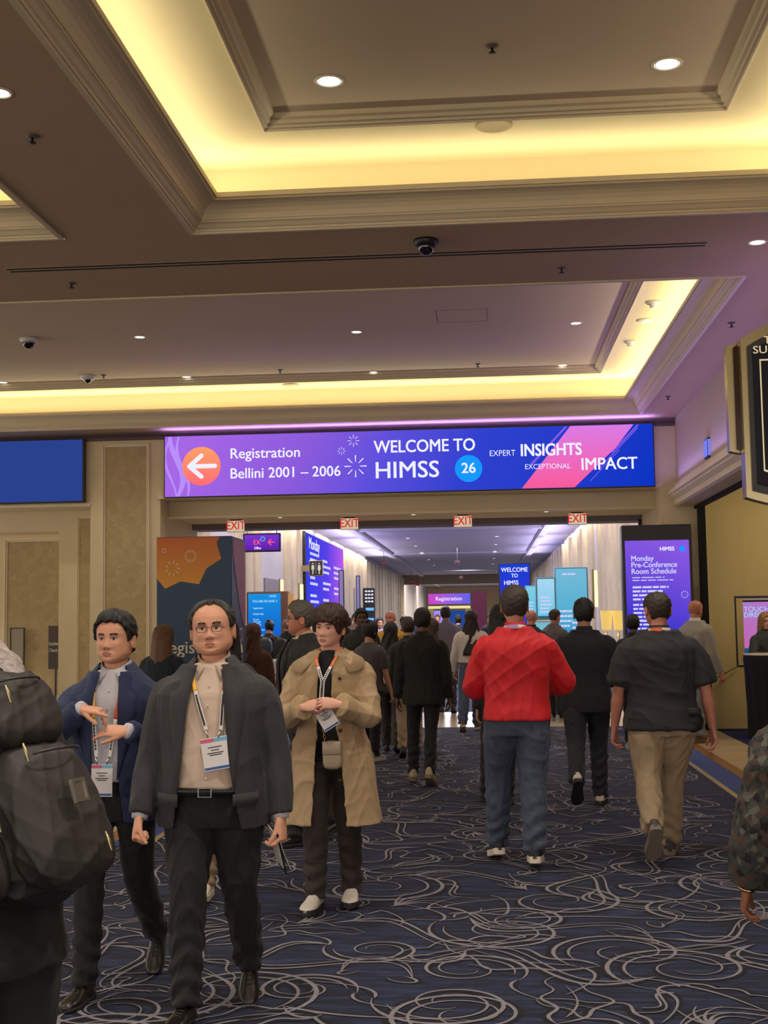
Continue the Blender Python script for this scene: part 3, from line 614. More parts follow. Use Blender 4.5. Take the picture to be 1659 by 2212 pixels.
# ------------------------------------------------------------------ registration booth (square printed tower)
def booth():
    p = at(338, 1400, 12.2); w, dp, h = .755, .72, 2.45
    t = empty('registration_booth', (p.x+w/2, 12.2+dp/2, 0), 0, 'tall square printed booth, navy with an orange angular shape, at the left of the portal', 'printed booth')
    A = MB().box(-w/2, w/2, -dp/2, dp/2, 0.008, h, bev=.006).build('tower', mat('booth_navy', S(26, 62, 100), .45), t)
    y = -dp/2-.003
    def Q(px, py): q = at(px, py, 12.2); return (q.x-(p.x+w/2), q.z)
    pts = [(338, 1158), (475, 1155), (468, 1172), (478, 1207), (446, 1228), (430, 1262), (390, 1256), (357, 1272), (338, 1250)]
    L = [Q(*q) for q in pts]; L[0] = (-w/2+.004, h-.006); L[1] = (L[1][0], h-.006); L[-1] = (-w/2+.004, L[-1][1])
    mo = glow_ramp  # printed vinyl, not lit
    M = mat('booth_orange', S(196, 108, 44), .5); nt = M.node_tree
    tc = nt.nodes.new('ShaderNodeTexCoord'); sx = nt.nodes.new('ShaderNodeSeparateXYZ'); nt.links.new(tc.outputs['Object'], sx.inputs[0])
    mr = nt.nodes.new('ShaderNodeMapRange'); mr.inputs['From Min'].default_value = 1.95; mr.inputs['From Max'].default_value = 2.45; nt.links.new(sx.outputs[2], mr.inputs['Value'])
    rr = nt.nodes.new('ShaderNodeValToRGB'); nt.links.new(mr.outputs[0], rr.inputs[0]); rr.color_ramp.elements[0].color = (*S(226, 160, 52), 1); rr.color_ramp.elements[1].color = (*S(198, 100, 40), 1)
    nt.links.new(rr.outputs[0], nt.nodes['Principled BSDF'].inputs['Base Color'])
    mk('orange_shape', [(a, y, z) for a, z in L], [tuple(range(len(L)))], M, t, False)
    MW = mat('booth_print_white', S(226, 214, 190), .5)
    for (px, py), r, n in (((412, 1201), .062, 12), ((373, 1228), .075, 9)):
        b = MB(); ox, oz = Q(px, py)
        for k in range(n):
            a = k*2*PI/n; u, v = math.cos(a), math.sin(a); wd = .006
            b.add([(ox+u*r*.62-v*wd*.5, y-.002, oz+v*r*.62+u*wd*.5), (ox+u*r*.62+v*wd*.5, y-.002, oz+v*r*.62-u*wd*.5), (ox+u*r+v*wd, y-.002, oz+v*r-u*wd), (ox+u*r-v*wd, y-.002, oz+v*r+u*wd)], [(0, 1, 2, 3)])
        b.build('starburst', MW, t)
    ox, oz = Q(355, 1189); b = MB(); r = .02
    b.rings([[(ox-r*q, y-.002, oz-r*q), (ox+r*q, y-.002, oz-r*q), (ox+r*q, y-.002, oz+r*q*.5), (ox+r*.3*q, y-.002, oz+r*q), (ox-r*q, y-.002, oz+r*q)] for q in (1, .7)], cap=False); b.build('pin_symbol', MW, t)
    ox, oz = Q(316, 1400); text('Registration', .175, MW, t, (-w/2+.02, y-.002, Q(380, 1400)[1]), bold=.012, sx=1.0)
    # right face: magenta swash and vertical words
    xr = w/2+.003
    for nm, P, c in (('pink_shape', [(-.30, h-.03), (.33, h-.03), (.33, 1.55), (.2, 1.58), (.0, 1.8), (-.2, 2.1), (-.3, 2.3)], S(160, 84, 128)), ('red_brush', [(-.30, .4), (-.05, .4), (.2, .5), (.02, .95), (-.0, 1.25), (-.12, 1.5), (-.2, 1.28), (-.22, .95), (-.3, .7)], S(196, 48, 66))):
        mk(nm, [(xr, q[0], q[1]) for q in P], [tuple(range(len(P)))], mat('booth_'+nm, c, .5), t, False)
    text('EXPERT INSIGHTS', .22, mat('booth_print_lilac', S(214, 184, 214), .5), t, (xr+.003, .06, 1.55), (PI/2, PI/2, PI/2), 'LEFT', .01, sx=.85)
booth()
# ------------------------------------------------------------------ digital totem right of the portal
def para(t, M, x, z, w, rows, lh, y, th=.6, name='text_lines', g=None):
    g = g or np.random.default_rng(1); b = MB()
    for i in range(rows):
        xx = x; ww = w*g.uniform(.6, 1)
        while xx < x+ww:
            l = g.uniform(.12, .3)*w; l = min(l, x+ww-xx); b.box(xx, xx+l, y-.001, y, z-i*lh-lh*th/2, z-i*lh+lh*th/2); xx += l+.03*w
    return b.build(name, M, t)
def totem():
    a = at(1342, 1135, 17.4); c = at(1493, 1132, 17.4); w = c.x-a.x; h = a.z
    t = empty('digital_totem', ((a.x+c.x)/2, 17.4, 0), 0, 'tall black totem with a violet schedule screen beside the right pillar', 'digital sign')
    MB().box(-w/2, w/2, 0, .22, .0, h, bev=.012).build('cabinet', M_black, t)
    X = lambda px: at(px, 1250, 17.39).x-(a.x+c.x)/2
    Z = lambda py, px=1420: at(px, py, 17.39).z
    zt = Z(1167); mk('screen', [(X(1352), -.004, .55), (X(1491), -.004, .55), (X(1491), -.004, zt), (X(1352), -.004, zt)], [(0, 1, 2, 3)],
        glow_ramp('totem_gradient', [(0, SC(40, 44, 200)), (.45, SC(66, 56, 206)), (1, SC(136, 88, 226))], 2, .55, zt, 1.0, .35), t, False)
    text('HIMSS', .075, W, t, (X(1427), -.008, Z(1186)), bold=.03); b = MB(); b.add([(X(1476)+.04*math.cos(k*PI/10), -.008, Z(1186)+.04*math.sin(k*PI/10)) for k in range(20)], [tuple(range(20))]); b.build('year_disc', glow('azure', SC(20, 140, 250), 1.2), t)
    for s, py in (('Monday', 1206), ('Pre-Conference', 1220), ('Room Schedule', 1234)): text(s, .105, WB, t, (X(1364), -.008, Z(py)), bold=.02, sx=.92)
    para(t, WB, X(1366), Z(1247), .62, 2, .038, -.006, .35, g=np.random.default_rng(2))
    for py, n in ((1268, 4), (1306, 5), (1340, 4), (1372, 5)): para(t, WB, X(1366), Z(py), .5, n, .055, -.006, .5, g=np.random.default_rng(py))
    b = MB()
    for k in range(10):
        u, v = math.cos(k*.628), math.sin(k*.628); ox, oz = X(1478), Z(1285); b.add([(ox+u*.03, -.006, oz+v*.03), (ox+u*.05-v*.008, -.006, oz+v*.05+u*.008), (ox+u*.05+v*.008, -.006, oz+v*.05-u*.008)], [(0, 1, 2)])
    b.build('starburst', WB, t)
totem()
# ------------------------------------------------------------------ hanging blade sign, right edge
def blade():
    Y = 6.0; bx = at(1606, 900, Y).x
    t = empty('hanging_sign', (bx+.34, Y, 0), 0, 'hanging black sign with rounded brass frame and cream capitals at the right edge', 'hanging sign')
    zt, zb = at(1645, 690, Y).z, at(1650, 1105, Y).z; w = .68
    def outline(w, zb, zt, sag, top, n=14):
        P = []
        for k in range(n+1): u = -1+2*k/n; P.append((u*w/2, zb-sag*(1-u*u)))
        for k in range(n+1): u = 1-2*k/n; P.append((u*w/2, zt+top*(1-u*u)))
        return P
    def slab(name, P, y0, y1, mt, par):
        return MB().rings([[(x, y0, z) for x, z in P], [(x, y1, z) for x, z in P]]).build(name, mt, par)
    slab('frame', outline(w, zb+.07, zt-.09, .06, .10), 0, .09, M_brass, t)
    slab('inner_bezel', outline(w-.055, zb+.10, zt-.13, .05, .10), -.012, 0, M_black, t)
    f = slab('face', outline(w-.10, zb+.13, zt-.15, .05, .09), -.018, -.012, mat('sign_face', (.010, .011, .018), .5, spec=.15), t)
    G = mat('cream_letter', S(226, 214, 176), .4, emit=S(226, 214, 176), es=.35)
    X0 = at(1624, 760, Y).x-(bx+.34)
    text('THE', .052, G, f, (at(1648, 737, Y).x-(bx+.34), -.02, at(1648, 737, Y).z), bold=.004, name='lettering'); text('SUITES', .052, G, f, (X0, -.02, at(1640, 758, Y).z), bold=.004, sx=1.15)
    P = outline(w-.16, zb+.19, at(1630, 778, Y).z, .05, 0); b = MB()
    b.rings([[(x*q, -.021, z+(.008 if q < 1 else 0)*(1 if z < (zt+zb)/2 else -1)) for x, z in P] for q in (1, .975)], cap=False); b.build('gold_line', G, f)
    # second slimmer panel behind on the left and its hanging rods
    zt2, zb2 = at(1590, 725, Y).z, at(1595, 982, Y).z
    s2 = slab('side_fin', outline(.30, zb2+.03, zt2-.03, .02, .03), .10, .16, M_brass, t)
    for v in s2.data.vertices: v.co.x += -.24
    s3 = slab('red_reveal', outline(.05, zb2+.04, zt2-.04, .01, .01), .085, .10, mat('dark_red_gloss', (.03, .004, .006), .1), t)
    for v in s3.data.vertices: v.co.x += -.335
    b = MB(); b.box(.10, .12, .03, .05, zt-.1, SOF); b.box(.28, .3, .03, .05, zt-.1, SOF); b.build('hanging_rod', M_brass, t)
blade()
# small wall box above the right cornice
p = at(1534, 1008, 14.8)
t = empty('wall_display', (RX-.03, 15.4, 3.62), 0, 'small blue lit box on the right wall above the cornice', 'wall display')
yy = 0
MB().box(-.0, .05, -.14, .14, -.12, .12, bev=.008).build('housing', M_black, t)
mk('screen', [(-.004, -.12, -.10), (-.004, .12, -.10), (-.004, .12, .10), (-.004, -.12, .10)], [(0, 1, 2, 3)], glow('small_blue', S(120, 130, 240), 1.), t, False)
mk('face', [(0.0, -.143, -.10), (.045, -.143, -.10), (.045, -.143, .10), (0.0, -.143, .10)], [(0, 1, 2, 3)], glow('small_blue', S(120, 130, 240), 1.), t, False)
# ------------------------------------------------------------------ side room: touch screen, cocktail table
def touch():
    Y = 18.1; a = at(1584, 1288, Y); c = at(1584, 1441, Y); w = .86
    t = empty('touch_screen', (a.x+w/2, Y, 0), 0, 'framed pink touch screen reading TOUCH FOR DIRECTIONS in the side room', 'touch screen'); z1, z0 = a.z, c.z
    R = lambda d, y: [(-w/2+d, y, z0+d), (w/2-d, y, z0+d), (w/2-d, y, z1-d), (-w/2+d, y, z1-d)]
    MB().rings([R(0, .04), R(0, -.05), R(.025, -.055), R(.03, -.03)], cap=False).build('frame', M_black, t)
    MB().rings([R(.03, -.04), R(.06, -.042), R(.062, -.03)], cap=False).build('liner', mat('silver_liner', (.6, .56, .5), .4, .6), t)
    MB().rings([R(.062, -.035), R(.085, -.03)], cap=False).build('bezel', M_black, t)
    mk('screen', R(.085, -.028), [(0, 1, 2, 3)], glow_ramp('touch_gradient', [(0, S(20, 60, 90)), (.26, S(30, 80, 120)), (.27, S(190, 104, 176)), (1, S(176, 120, 200))], 2, z0, z1, 1.), t, False)
    C = glow('pale_cyan', S(150, 220, 250), 1.)
    text('TOUCH FOR', .1, C, t, (-w/2+.13, -.034, z1-.19), bold=.0, sx=1.0); text('DIRECTIONS', .1, C, t, (-w/2+.13, -.034, z1-.27), bold=.0, sx=.9)
    b = MB(); dx = -w/2+.33
    for k in range(7): b.box(dx-.006, dx+.006, -.033, -.032, z1-.36-k*.038, z1-.345-k*.038)
    b.add([(dx+.06*math.cos(k*PI/8), -.033, z1-.66+.06*math.sin(k*PI/8)) for k in range(16)], [tuple(range(16))]); b.build('touch_symbol', C, t)
    tag(mk('power_cable', *tube(crom([(a.x+.02, 18.0, c.z+.02), (a.x-.22, 17.95, c.z-.10), (a.x-.45, 17.92, c.z-.24), (a.x-.52, 17.92, .3), (a.x-.52, 17.9, .02)], 6), [.006]*25, 6), M_black), 'thin black cable running down from the framed touch screen', 'cable')
touch()
def cocktail(loc, label):
    t = empty('cocktail_table', loc, 0, label, 'table')
    MB().lathe([(.38, 1.055), (.385, 1.06), (.385, 1.075), (.37, 1.08), (.0, 1.08)], seg=40).build('table_top', mat('pale_top', S(206, 196, 180), .5), t, True)
    n = 72; R = []
    for z, r, am in ((1.062, .387, 0), (1.0, .39, .004), (.8, .37, .012), (.62, .36, .018), (.4, .345, .024), (.1, .34, .03), (.01, .345, .032)):
        R.append([((r+am*math.sin(k*2*PI/n*14))*math.cos(k*2*PI/n), (r+am*math.sin(k*2*PI/n*14))*math.sin(k*2*PI/n), z) for k in range(n)])
    b = MB(); b.rings(R, cap=False); b.build('tablecloth', mat('black_cloth', (.008, .008, .009), .8, bump=.2), t, True)
pt = at(1652, 1400, 17.0); cocktail((pt.x+.06, 16.75, .004), 'round cocktail table in a floor-length black cloth at the right edge')
# ------------------------------------------------------------------ left bay: check-in sign and frame
def signboard():
    Y = 19.2; a = at(104, 1352, Y); c = at(134, 1445, Y); w = c.x-a.x
    t = empty('check_in_sign', ((a.x+c.x)/2, Y, 0), math.radians(-6), 'narrow dark brown signboard reading Exhibitor Check-in against the left bay', 'signboard')
    MB().box(-w/2, w/2, 0, .02, c.z, a.z, bev=.003).build('board', mat('brown_board', S(56, 40, 38), .5), t); h = a.z-c.z
    Wp = mat('print_cream', S(226, 214, 196), .5)
    text('Exhibitor', .075, Wp, t, (0, -.003, c.z+h*.58), ax='CENTER', sx=.72); text('Check-in', .075, Wp, t, (0, -.003, c.z+h*.43), ax='CENTER', sx=.72); text('HIMSS', .035, mat('print_red', S(180, 60, 60), .5), t, (-.07, -.003, c.z+h*.87), sx=.9)
    MB().box(-.012, .012, .02, .04, .02, a.z-.1).build('stand_pole', M_black, t); MB().lathe([(.16, 0), (.16, .015), (.02, .025)], c=(0, .05, 0)).build('base', M_black, t)
    a = at(22, 1356, Y); c = at(52, 1450, Y); w = c.x-a.x
    t = empty('poster_stand', ((a.x+c.x)/2, Y, 0), 0, 'thin black framed blank poster standing left of the brown signboard', 'poster stand')
    R = lambda d, y: [(-w/2+d, y, c.z+d), (w/2-d, y, c.z+d), (w/2-d, y, a.z-d), (-w/2+d, y, a.z-d)]
    MB().rings([R(0, .02), R(0, -.01), R(.015, -.01), R(.015, .02)], cap=False).build('frame', M_black, t)
    MB().box(-w/2+.012, w/2-.012, .0, .015, c.z+.012, a.z-.012).build('poster', mat('grey_poster', S(150, 140, 118), .5), t)
    MB().box(-.012, .012, .02, .04, .02, a.z-.1).build('stand_pole', M_black, t); MB().lathe([(.16, 0), (.16, .015), (.02, .025)], c=(0, .05, 0)).build('base', M_black, t)
signboard()
# ------------------------------------------------------------------ corridor: signs, kiosks, lamps
def level_kiosk():
    Y = 27.5; a = at(535, 1283, Y); c = at(608, 1283, Y); w = c.x-a.x; h = a.z
    t = empty('level_kiosk', ((a.x+c.x)/2, Y, 0), 0, 'directory kiosk with bright blue YOU ARE ON LEVEL 2 screen', 'kiosk')
    MB().box(-w/2-.03, w/2+.14, .02, .35, 0, h+.05, bev=.02).build('cabinet', mat('walnut', S(92, 60, 44), .5, var=.2), t)
    MB().box(w/2+.14, w/2+.26, .05, .32, 0, h).build('side_panel', mat('tan_panel', S(190, 146, 84), .5), t)
    MB().box(-w/2-.02, w/2+.06, -.3, .02, .45, .9, bev=.02).build('counter', mat('red_brown', S(96, 40, 36), .5), t)
    mk('screen', [(-w/2+.01, .012, .92), (w/2-.02, .012, .92), (w/2-.02, .012, h-.0), (-w/2+.01, .012, h-.0)], [(0, 1, 2, 3)], glow_ramp('kiosk_gradient', [(0, SC(10, 60, 190)), (1, SC(24, 138, 214))], 2, .92, h, 1.1), t, False)
    C = glow('kiosk_white', SC(170, 220, 255), 1.1)
    text('YOU ARE ON LEVEL 2', .07, C, t, (0, .006, h-.17), ax='CENTER', bold=.01, sx=.82); text('HIMSS', .06, C, t, (.1, .006, h-.06), bold=.006)
    for k, s in enumerate(('Registration', 'Exhibit Halls', 'Rooms', 'Food and Bev', 'Hotel Shuttle')): text(s, .055, C, t, (-w/2+.12, .006, h-(.32, .45, .57, .8, .92)[k]), bold=.01, sx=.85)
    para(t, C, -w/2+.12, h-.62, .22, 3, .035, .008, .4)
level_kiosk()
def sign_board(name, label, px0, px1, py0, py1, Y, grad, cat='digital sign', post=False, tiltz=0., lines=None, depth=.12, texts=(), s=1.1, frame=M_black):
    a = at(px0, py0, Y); c = at(px1, py1, Y); w = c.x-a.x; z1, z0 = a.z, c.z
    t = empty(name, ((a.x+c.x)/2, Y, z0 if not post else 0), tiltz, label, cat); oz = 0 if not post else z0
    MB().box(-w/2-.03, w/2+.03, 0, depth, oz-.03, oz+z1-z0+.03, bev=.01).build('cabinet', frame, t)
    mk('screen', [(-w/2, -.004, oz), (w/2, -.004, oz), (w/2, -.004, oz+z1-z0), (-w/2, -.004, oz+z1-z0)], [(0, 1, 2, 3)], glow_ramp(name+'_gradient', grad, 2, oz, oz+z1-z0, s), t, False)
    for q in texts: text(q[0], q[1], q[4] if len(q) > 4 else W, t, (q[2]*w, -.010, oz+q[3]*(z1-z0)), ax='CENTER', bold=.02, sx=q[5] if len(q) > 5 else .9)
    if lines:
        for (x, z, ww, n, lh) in lines: para(t, WB, x*w, oz+z*(z1-z0), ww*w, n, lh, -.006, .45, g=np.random.default_rng(int(z*1000)))
    if post: MB().box(-w/2, w/2, .01, depth-.01, 0, oz, bev=.01).build('pedestal', frame, t)
    return t
RD = glow('sign_coral', SC(255, 90, 120), 1.1)
t = sign_board('hanging_office_sign', 'purple hanging sign with red letters and a left arrow behind the booth', 528, 603, 1156, 1188, 24, [(0, SC(90, 30, 160)), (1, SC(120, 50, 200))], 'hanging sign', texts=(('EX', .13, -.14, .5, RD), ('Office', .07, -.12, .14, W, .8), ('←', .2, .28, .5, RD)), depth=.08)
b = MB(); b.box(-.3, -.28, .03, .05, .3, CZ-at(560, 1188, 24).z); b.box(.28, .3, .03, .05, .3, CZ-at(560, 1188, 24).z); b.build('hanging_rod', M_chrome, t)
b = MB(); 
for k in range(6): b.add([(.02+.04*math.cos(k*1.05)+.015*math.cos(a), -.008, .22+.04*math.sin(k*1.05)+.015*math.sin(a)) for a in np.linspace(0, 5.5, 8)], [tuple(range(8))])
b.build('flower_symbol', glow('teal_dot', SC(40, 190, 220), 1.1), t)
def restroom():
    Y = 43.6; a = at(667, 1211, Y); c = at(698, 1244, Y); w = c.x-a.x; h = a.z-c.z
    t = empty('restroom_sign', ((a.x+c.x)/2, Y, c.z), 0, 'square black restroom sign with man and woman pictograms projecting from the left side', 'restroom sign')
    MB().box(-w/2, w/2, 0, .06, 0, h, bev=.006).build('frame', M_brass, t); mk('face', [(-w/2+.02, -.003, .02), (w/2-.02, -.003, .02), (w/2-.02, -.003, h-.02), (-w/2+.02, -.003, h-.02)], [(0, 1, 2, 3)], M_black, t, False)
    C = glow('pictogram', S(226, 220, 206), .9)
    for x, sk in ((-.11, 0), (.115, 1)):
        b = MB(); b.add([(x+.024*math.cos(k), -.006, h*.8+.024*math.sin(k)) for k in np.linspace(0, 5.8, 12)], [tuple(range(12))])
        hw = .042; P = [(-hw, .7), (hw, .7), (hw*1.3, .42), (hw*.8, .42), (hw*.55, .62), (hw*(1.0 if sk else .5), .36), (hw*.5, .36), (hw*.45, .12), (hw*.08, .12), (hw*.06, .36), (-hw*.06, .36), (-hw*.08, .12), (-hw*.45, .12), (-hw*.5, .36), (-hw*(1.0 if sk else .5), .36), (-hw*.55, .62), (-hw*.8, .42), (-hw*1.3, .42)]
        b.add([(x+p[0], -.006, h*p[1]) for p in P], [tuple(range(len(P)))]); b.build('pictogram', C, t)
    MB().box(-.003, .003, -.007, -.003, h*.15, h*.85).build('divider', C, t)
    MB().box(CL-(a.x+c.x)/2, -w/2, .02, .04, h*.3, h*.7).build('bracket', M_brass, t)
restroom()
# big wall screen seen edge-on at the left
def wall_screen():
    y0, y1, z0, z1 = 44.2, 56, 1.9, 4.75; x = CL+.25
    t = empty('wall_screen', (x, (y0+y1)/2, z0), 0, 'tall violet schedule screen on the left corridor wall behind the restroom sign', 'LED screen'); w = (y1-y0)/2; h = z1-z0
    MB().box(-.12, 0, -w-.05, w+.05, -.05, h+.05).build('cabinet', M_black, t)
    mk('screen', [(.004, -w, 0), (.004, w, 0), (.004, w, h), (.004, -w, h)], [(0, 1, 2, 3)], glow_ramp('wall_screen_gradient', [(0, SC(50, 56, 214)), (.5, SC(80, 60, 214)), (1, SC(170, 84, 220))], 1, -w, w, 1.2), t, False)
    b = MB(); g = np.random.default_rng(4)
    for col in range(3):
        for k in range(9):
            if k in (3, 6): continue
            ya = -w+1+col*3.6; b.box(.006, .008, ya, ya+g.uniform(1.2, 2.6), h*.74-k*.22-col*.12, h*.74-k*.22+.1-col*.12)
    b.build('text_lines', WB, t); text('Monday', .62, W, t, (.01, -w+.7, h*.88), (PI/2, 0, PI/2), bold=.01, sx=1.5)
wall_screen()
M_grad = [(0, SC(60, 50, 190)), (.5, SC(40, 50, 200)), (1, SC(24, 60, 200))]
sign_board('welcome_totem', 'blue WELCOME TO HIMSS totem standing mid corridor behind the red pullover man', 1079, 1146, 1219, 1345, 31, M_grad, post=True, texts=(('WELCOME', .15, 0, .90), ('TO', .13, 0, .80), ('HIMSS', .15, -.12, .68)))
CY = [(0, SC(40, 150, 200)), (.5, SC(90, 180, 214)), (1, SC(120, 190, 220))]
sign_board('cyan_booth_display', 'wide pale cyan exhibit display beside the right corridor wall', 1200, 1271, 1229, 1395, 26, CY, 'exhibit display', post=True, lines=((-.3, .93, .6, 1, .08), (-.4, .45, .5, 4, .1), (.0, .3, .4, 4, .1)), s=.95, frame=mat('cyan_frame', S(90, 150, 170), .4))
sign_board('white_info_panel', 'pale blue info panel with dark lines left of the wide cyan display', 1160, 1199, 1251, 1330, 24.5, [(0, SC(110, 200, 230)), (1, SC(170, 214, 240))], 'info panel', post=True, lines=((-.35, .5, .7, 5, .07),), s=1., frame=mat('cyan_frame', S(90, 150, 170), .4))
sign_board('small_info_panel', 'small pale cyan info panel right behind the head of the red pullover man', 1137, 1158, 1268, 1330, 28, [(0, SC(90, 190, 226)), (1, SC(130, 206, 230))], 'info panel', post=True, lines=((-.35, .45, .7, 4, .07),), s=1., frame=mat('cyan_frame', S(90, 150, 170), .4))
def counter(px0, px1, py0, py1, Y, label, c):
    a = at(px0, py0, Y); d = at(px1, py1, Y); w = d.x-a.x
    t = empty('exhibit_counter', ((a.x+d.x)/2, Y, 0), 0, label, 'counter')
    MB().box(-w/2, w/2, 0, .5, 0, a.z-.04, bev=.02).build('body', glow(c[0], c[1], .8), t); MB().box(-w/2-.03, w/2+.03, -.03, .53, a.z-.04, a.z, bev=.01).build('counter_top', M_white, t)
counter(1150, 1196, 1340, 1400, 23, 'glowing pale cyan exhibit counter with white top in the corridor', ('counter_cyan', SC(130, 205, 226)))
def lampshade(px, py, Y, label):
    p = at(px, py, Y); t = empty('table_lamp', (p.x, Y, 0), 0, label, 'lamp', 'yellow lamps by the right corridor wall')
    z = p.z; r = .105
    b = MB(); b.lathe([(r, z+.17), (r*.75, z-.17)], cap=False); b.build('lamp_shade', mat('yellow_shade', S(226, 206, 130), .6, emit=S(255, 214, 110), es=.55), t, True)
    MB().lathe([(.02, z-.2), (.02, .82)]).build('stem', M_brass, t, True); MB().lathe([(.07, .82), (.07, .80), (.02, .84)]).build('base', M_brass, t, True)
    return p
p1_ = lampshade(1310, 1340, 22.5, 'yellow tapered lamp shade left of its twin beside the black totem'); p2_ = lampshade(1336, 1340, 22.5, 'yellow tapered lamp shade nearest the black totem')
t = empty('console_table', ((p1_.x+p2_.x)/2, 22.5, 0), 0, 'dark console table under the two yellow lamps', 'table'); MB().box(-.5, .5, -.2, .2, .76, .8, bev=.005).build('table_top', mat('walnut', S(92, 60, 44), .5), t)
for sx_ in (-.46, .46):
    for sy_ in (-.16, .16): MB().box(sx_-.02, sx_+.02, sy_-.02, sy_+.02, 0, .76).build('leg', mat('walnut', S(92, 60, 44), .5), t)
def sconce(px0, px1, py0, py1, Y, x, label):
    a = at(px0, py0, Y); c = at(px1, py1, Y); t = empty('wall_sconce', (x, Y, c.z), 0, label, 'wall light', 'glowing bar lights on the corridor walls'); w = max(.06, (c.x-a.x)); h = a.z-c.z
    MB().box(-w/2, w/2, -.05, .05, 0, h, bev=.01).build('light_bar', glow('warm_bar', S(255, 232, 176), 1.5), t)
    MB().box(-w/2-.04, -w/2, -.06, .06, -.02, h+.02).build('bracket', M_brass, t)
for q in ((1281, 1291, 1232, 1311, 26, 0, 'tall glowing bar light on the right corridor wall beside the cyan display'), (606, 612, 1252, 1278, 30, 0, 'short glowing bar light above the level kiosk'), (648, 655, 1262, 1316, 32, 0, 'glowing bar light left of the restroom sign')):
    p = at((q[0]+q[1])/2, q[2], q[4]); sconce(*q[:5], p.x, q[6])
# long corridor end banner and bright shop front
def endgate():
    Y = 96; a = at(925, 1283, Y); c = at(1016, 1304, Y); w = c.x-a.x; z1, z0 = a.z, c.z
    t = empty('end_banner', ((a.x+c.x)/2, Y, 0), 0, 'magenta and violet banner over the bright gateway far down the corridor', 'LED banner')
    MB().box(-w/2, w/2, 0, .4, z0, z1).build('housing', M_black, t)
    mk('screen', [(-w/2, -.02, z0), (w/2, -.02, z0), (w/2, -.02, z1), (-w/2, -.02, z1)], [(0, 1, 2, 3)], glow_ramp('end_gradient', [(0, SC(190, 60, 180)), (.6, SC(130, 90, 210)), (1, SC(90, 90, 214))], 0, -w/2, w/2, 1.2), t, False)
    text('Registration', .42, W, t, (-w*.33, -.05, z0+(z1-z0)*.5), bold=.01)
    Mg = glow('gate_yellow', S(226, 216, 150), 1.1)
    b = MB(); b.box(-w/2, w/2, -.3, .0, z0-.35, z0-.15); b.build('light_trough', Mg, t); MB().box(-w/2, -w/2+.35, -.1, .3, 0, z0-.2).build('gate_post', mat('gate_paint', S(190, 180, 120), .5), t); MB().box(w/2-.35, w/2, -.1, .3, 0, z0-.2).build('gate_post', mat('gate_paint', S(190, 180, 120), .5), t)
    MB().box(-w/2+.4, -.1, .1, .3, .6, z0-.5).build('screen', glow('gate_screen', SC(150, 130, 226), 1.2), t); MB().box(0, w/2-.4, .1, .3, .6, z0-.5).build('screen', glow('gate_screen_blue', SC(30, 70, 150), 1.), t)
endgate()
sign_board('maroon_column_wrap', 'tall maroon wrapped column right of the far gateway', 1019, 1052, 1277, 1400, 60, [(0, S(90, 44, 66)), (1, S(112, 56, 82))], 'wrapped column', post=True, s=.8, depth=.8)
sign_board('dark_wall_banner', 'narrow dark edged lilac banner on the left corridor wall', 733, 742, 1233, 1345, 40, [(0, S(130, 120, 190)), (1, S(150, 130, 190))], 'banner', post=True, s=.9)
sign_board('second_wall_banner', 'narrow lilac banner further along the left corridor wall', 770, 777, 1245, 1340, 46, [(0, S(120, 120, 180)), (1, S(150, 140, 190))], 'banner', post=True, s=.9)
def menu():
    Y = 66; a = at(789, 1270, Y); t = empty('menu_board', (a.x, Y, 0), 0, 'black lit menu board with rows of white lights on the left corridor wall', 'menu board')
    MB().box(-.28, .50, 0, .15, a.z-2.6, a.z, bev=.01).build('board', M_black, t); b = MB()
    for k in range(4):
        for j in range(3): b.box(-.02+j*.16, .10+j*.16, -.006, 0, a.z-.22-k*.18, a.z-.14-k*.18)
    b.build('text_lines', W, t)
    for k in range(3): MB().box(.0, .44, -.006, 0, a.z-1.2-k*.54, a.z-1.05-k*.54).build('light_strip', glow('strip_blue', SC(90, 170, 250), 1.3), t)
menu()
for i, (px, py, Y) in enumerate(((829, 1217, 62), (988, 1215, 62), (890, 1257, 90), (902, 1262, 96), (996, 1247, 84))):
    p = at(px, py, Y); w = 11*Y/2700/2 if i < 2 else 8*Y/2700/2
    t = empty('exit_sign', p, 0, ('small dark exit sign with red letters hanging on the left side of the corridor', 'small dark exit sign with red letters hanging mid corridor', 'dark red exit sign deep in the corridor, left one of the close pair', 'dark red exit sign deep in the corridor, right one of the close pair', 'dark red exit sign deep in the corridor under the bulkhead, right of centre')[i], 'exit sign', 'dark exit signs in the corridor')
    MB().box(-w, w, 0, .08, -w*.8, w*.8).build('housing', M_black, t); text('EXIT', w*.9, glow('deep_red', (.6, .02, .03), 1.), t, (0, -.02, 0), ax='CENTER', bold=.02)
    MB().box(-.01, .01, .03, .05, w*.8, max(w*.85, CZ-p.z-.0)).build('hanging_rod', M_black, t)
# corridor ceiling lights and diffusers
LBL = 'small round downlight in the corridor ceiling'
for j, x in enumerate((-3.3, .55)):
    for y in [25.5+2.9*k for k in range(9)]+[54, 60, 66, 74, 82]: downlight((x, y, CZ-.001), LBL, .11, 'corridor downlights in two rows', 14 if y < 50 else 0)
for y in [26+2.2*k for k in range(12)]:
    downlight((-5.7, y, CZ-.001), 'small downlight in the corridor ceiling strip along the left wall', .08, 'corridor downlights by the left wall', 0)
for x, y in ((-3.4, 27.2), (-3.1, 33), (.5, 27), (.9, 31.8), (.4, 38), (-3.2, 41), (-1.2, 28.4), (-1.2, 35.2), (-1.2, 44)):
    b = MB(); s_ = .3 if x != -1.2 else .14
    b.box(-s_, s_, -s_*.6, s_*.6, -.012, .0, bev=.003); o = b.build('air_diffuser', mat('diffuser_grey', S(110, 106, 120), .6)); o.location = (x, y, CZ); tag(o, 'flat grey air diffuser in the corridor ceiling', 'air vent', 'air diffusers in the corridor ceiling')
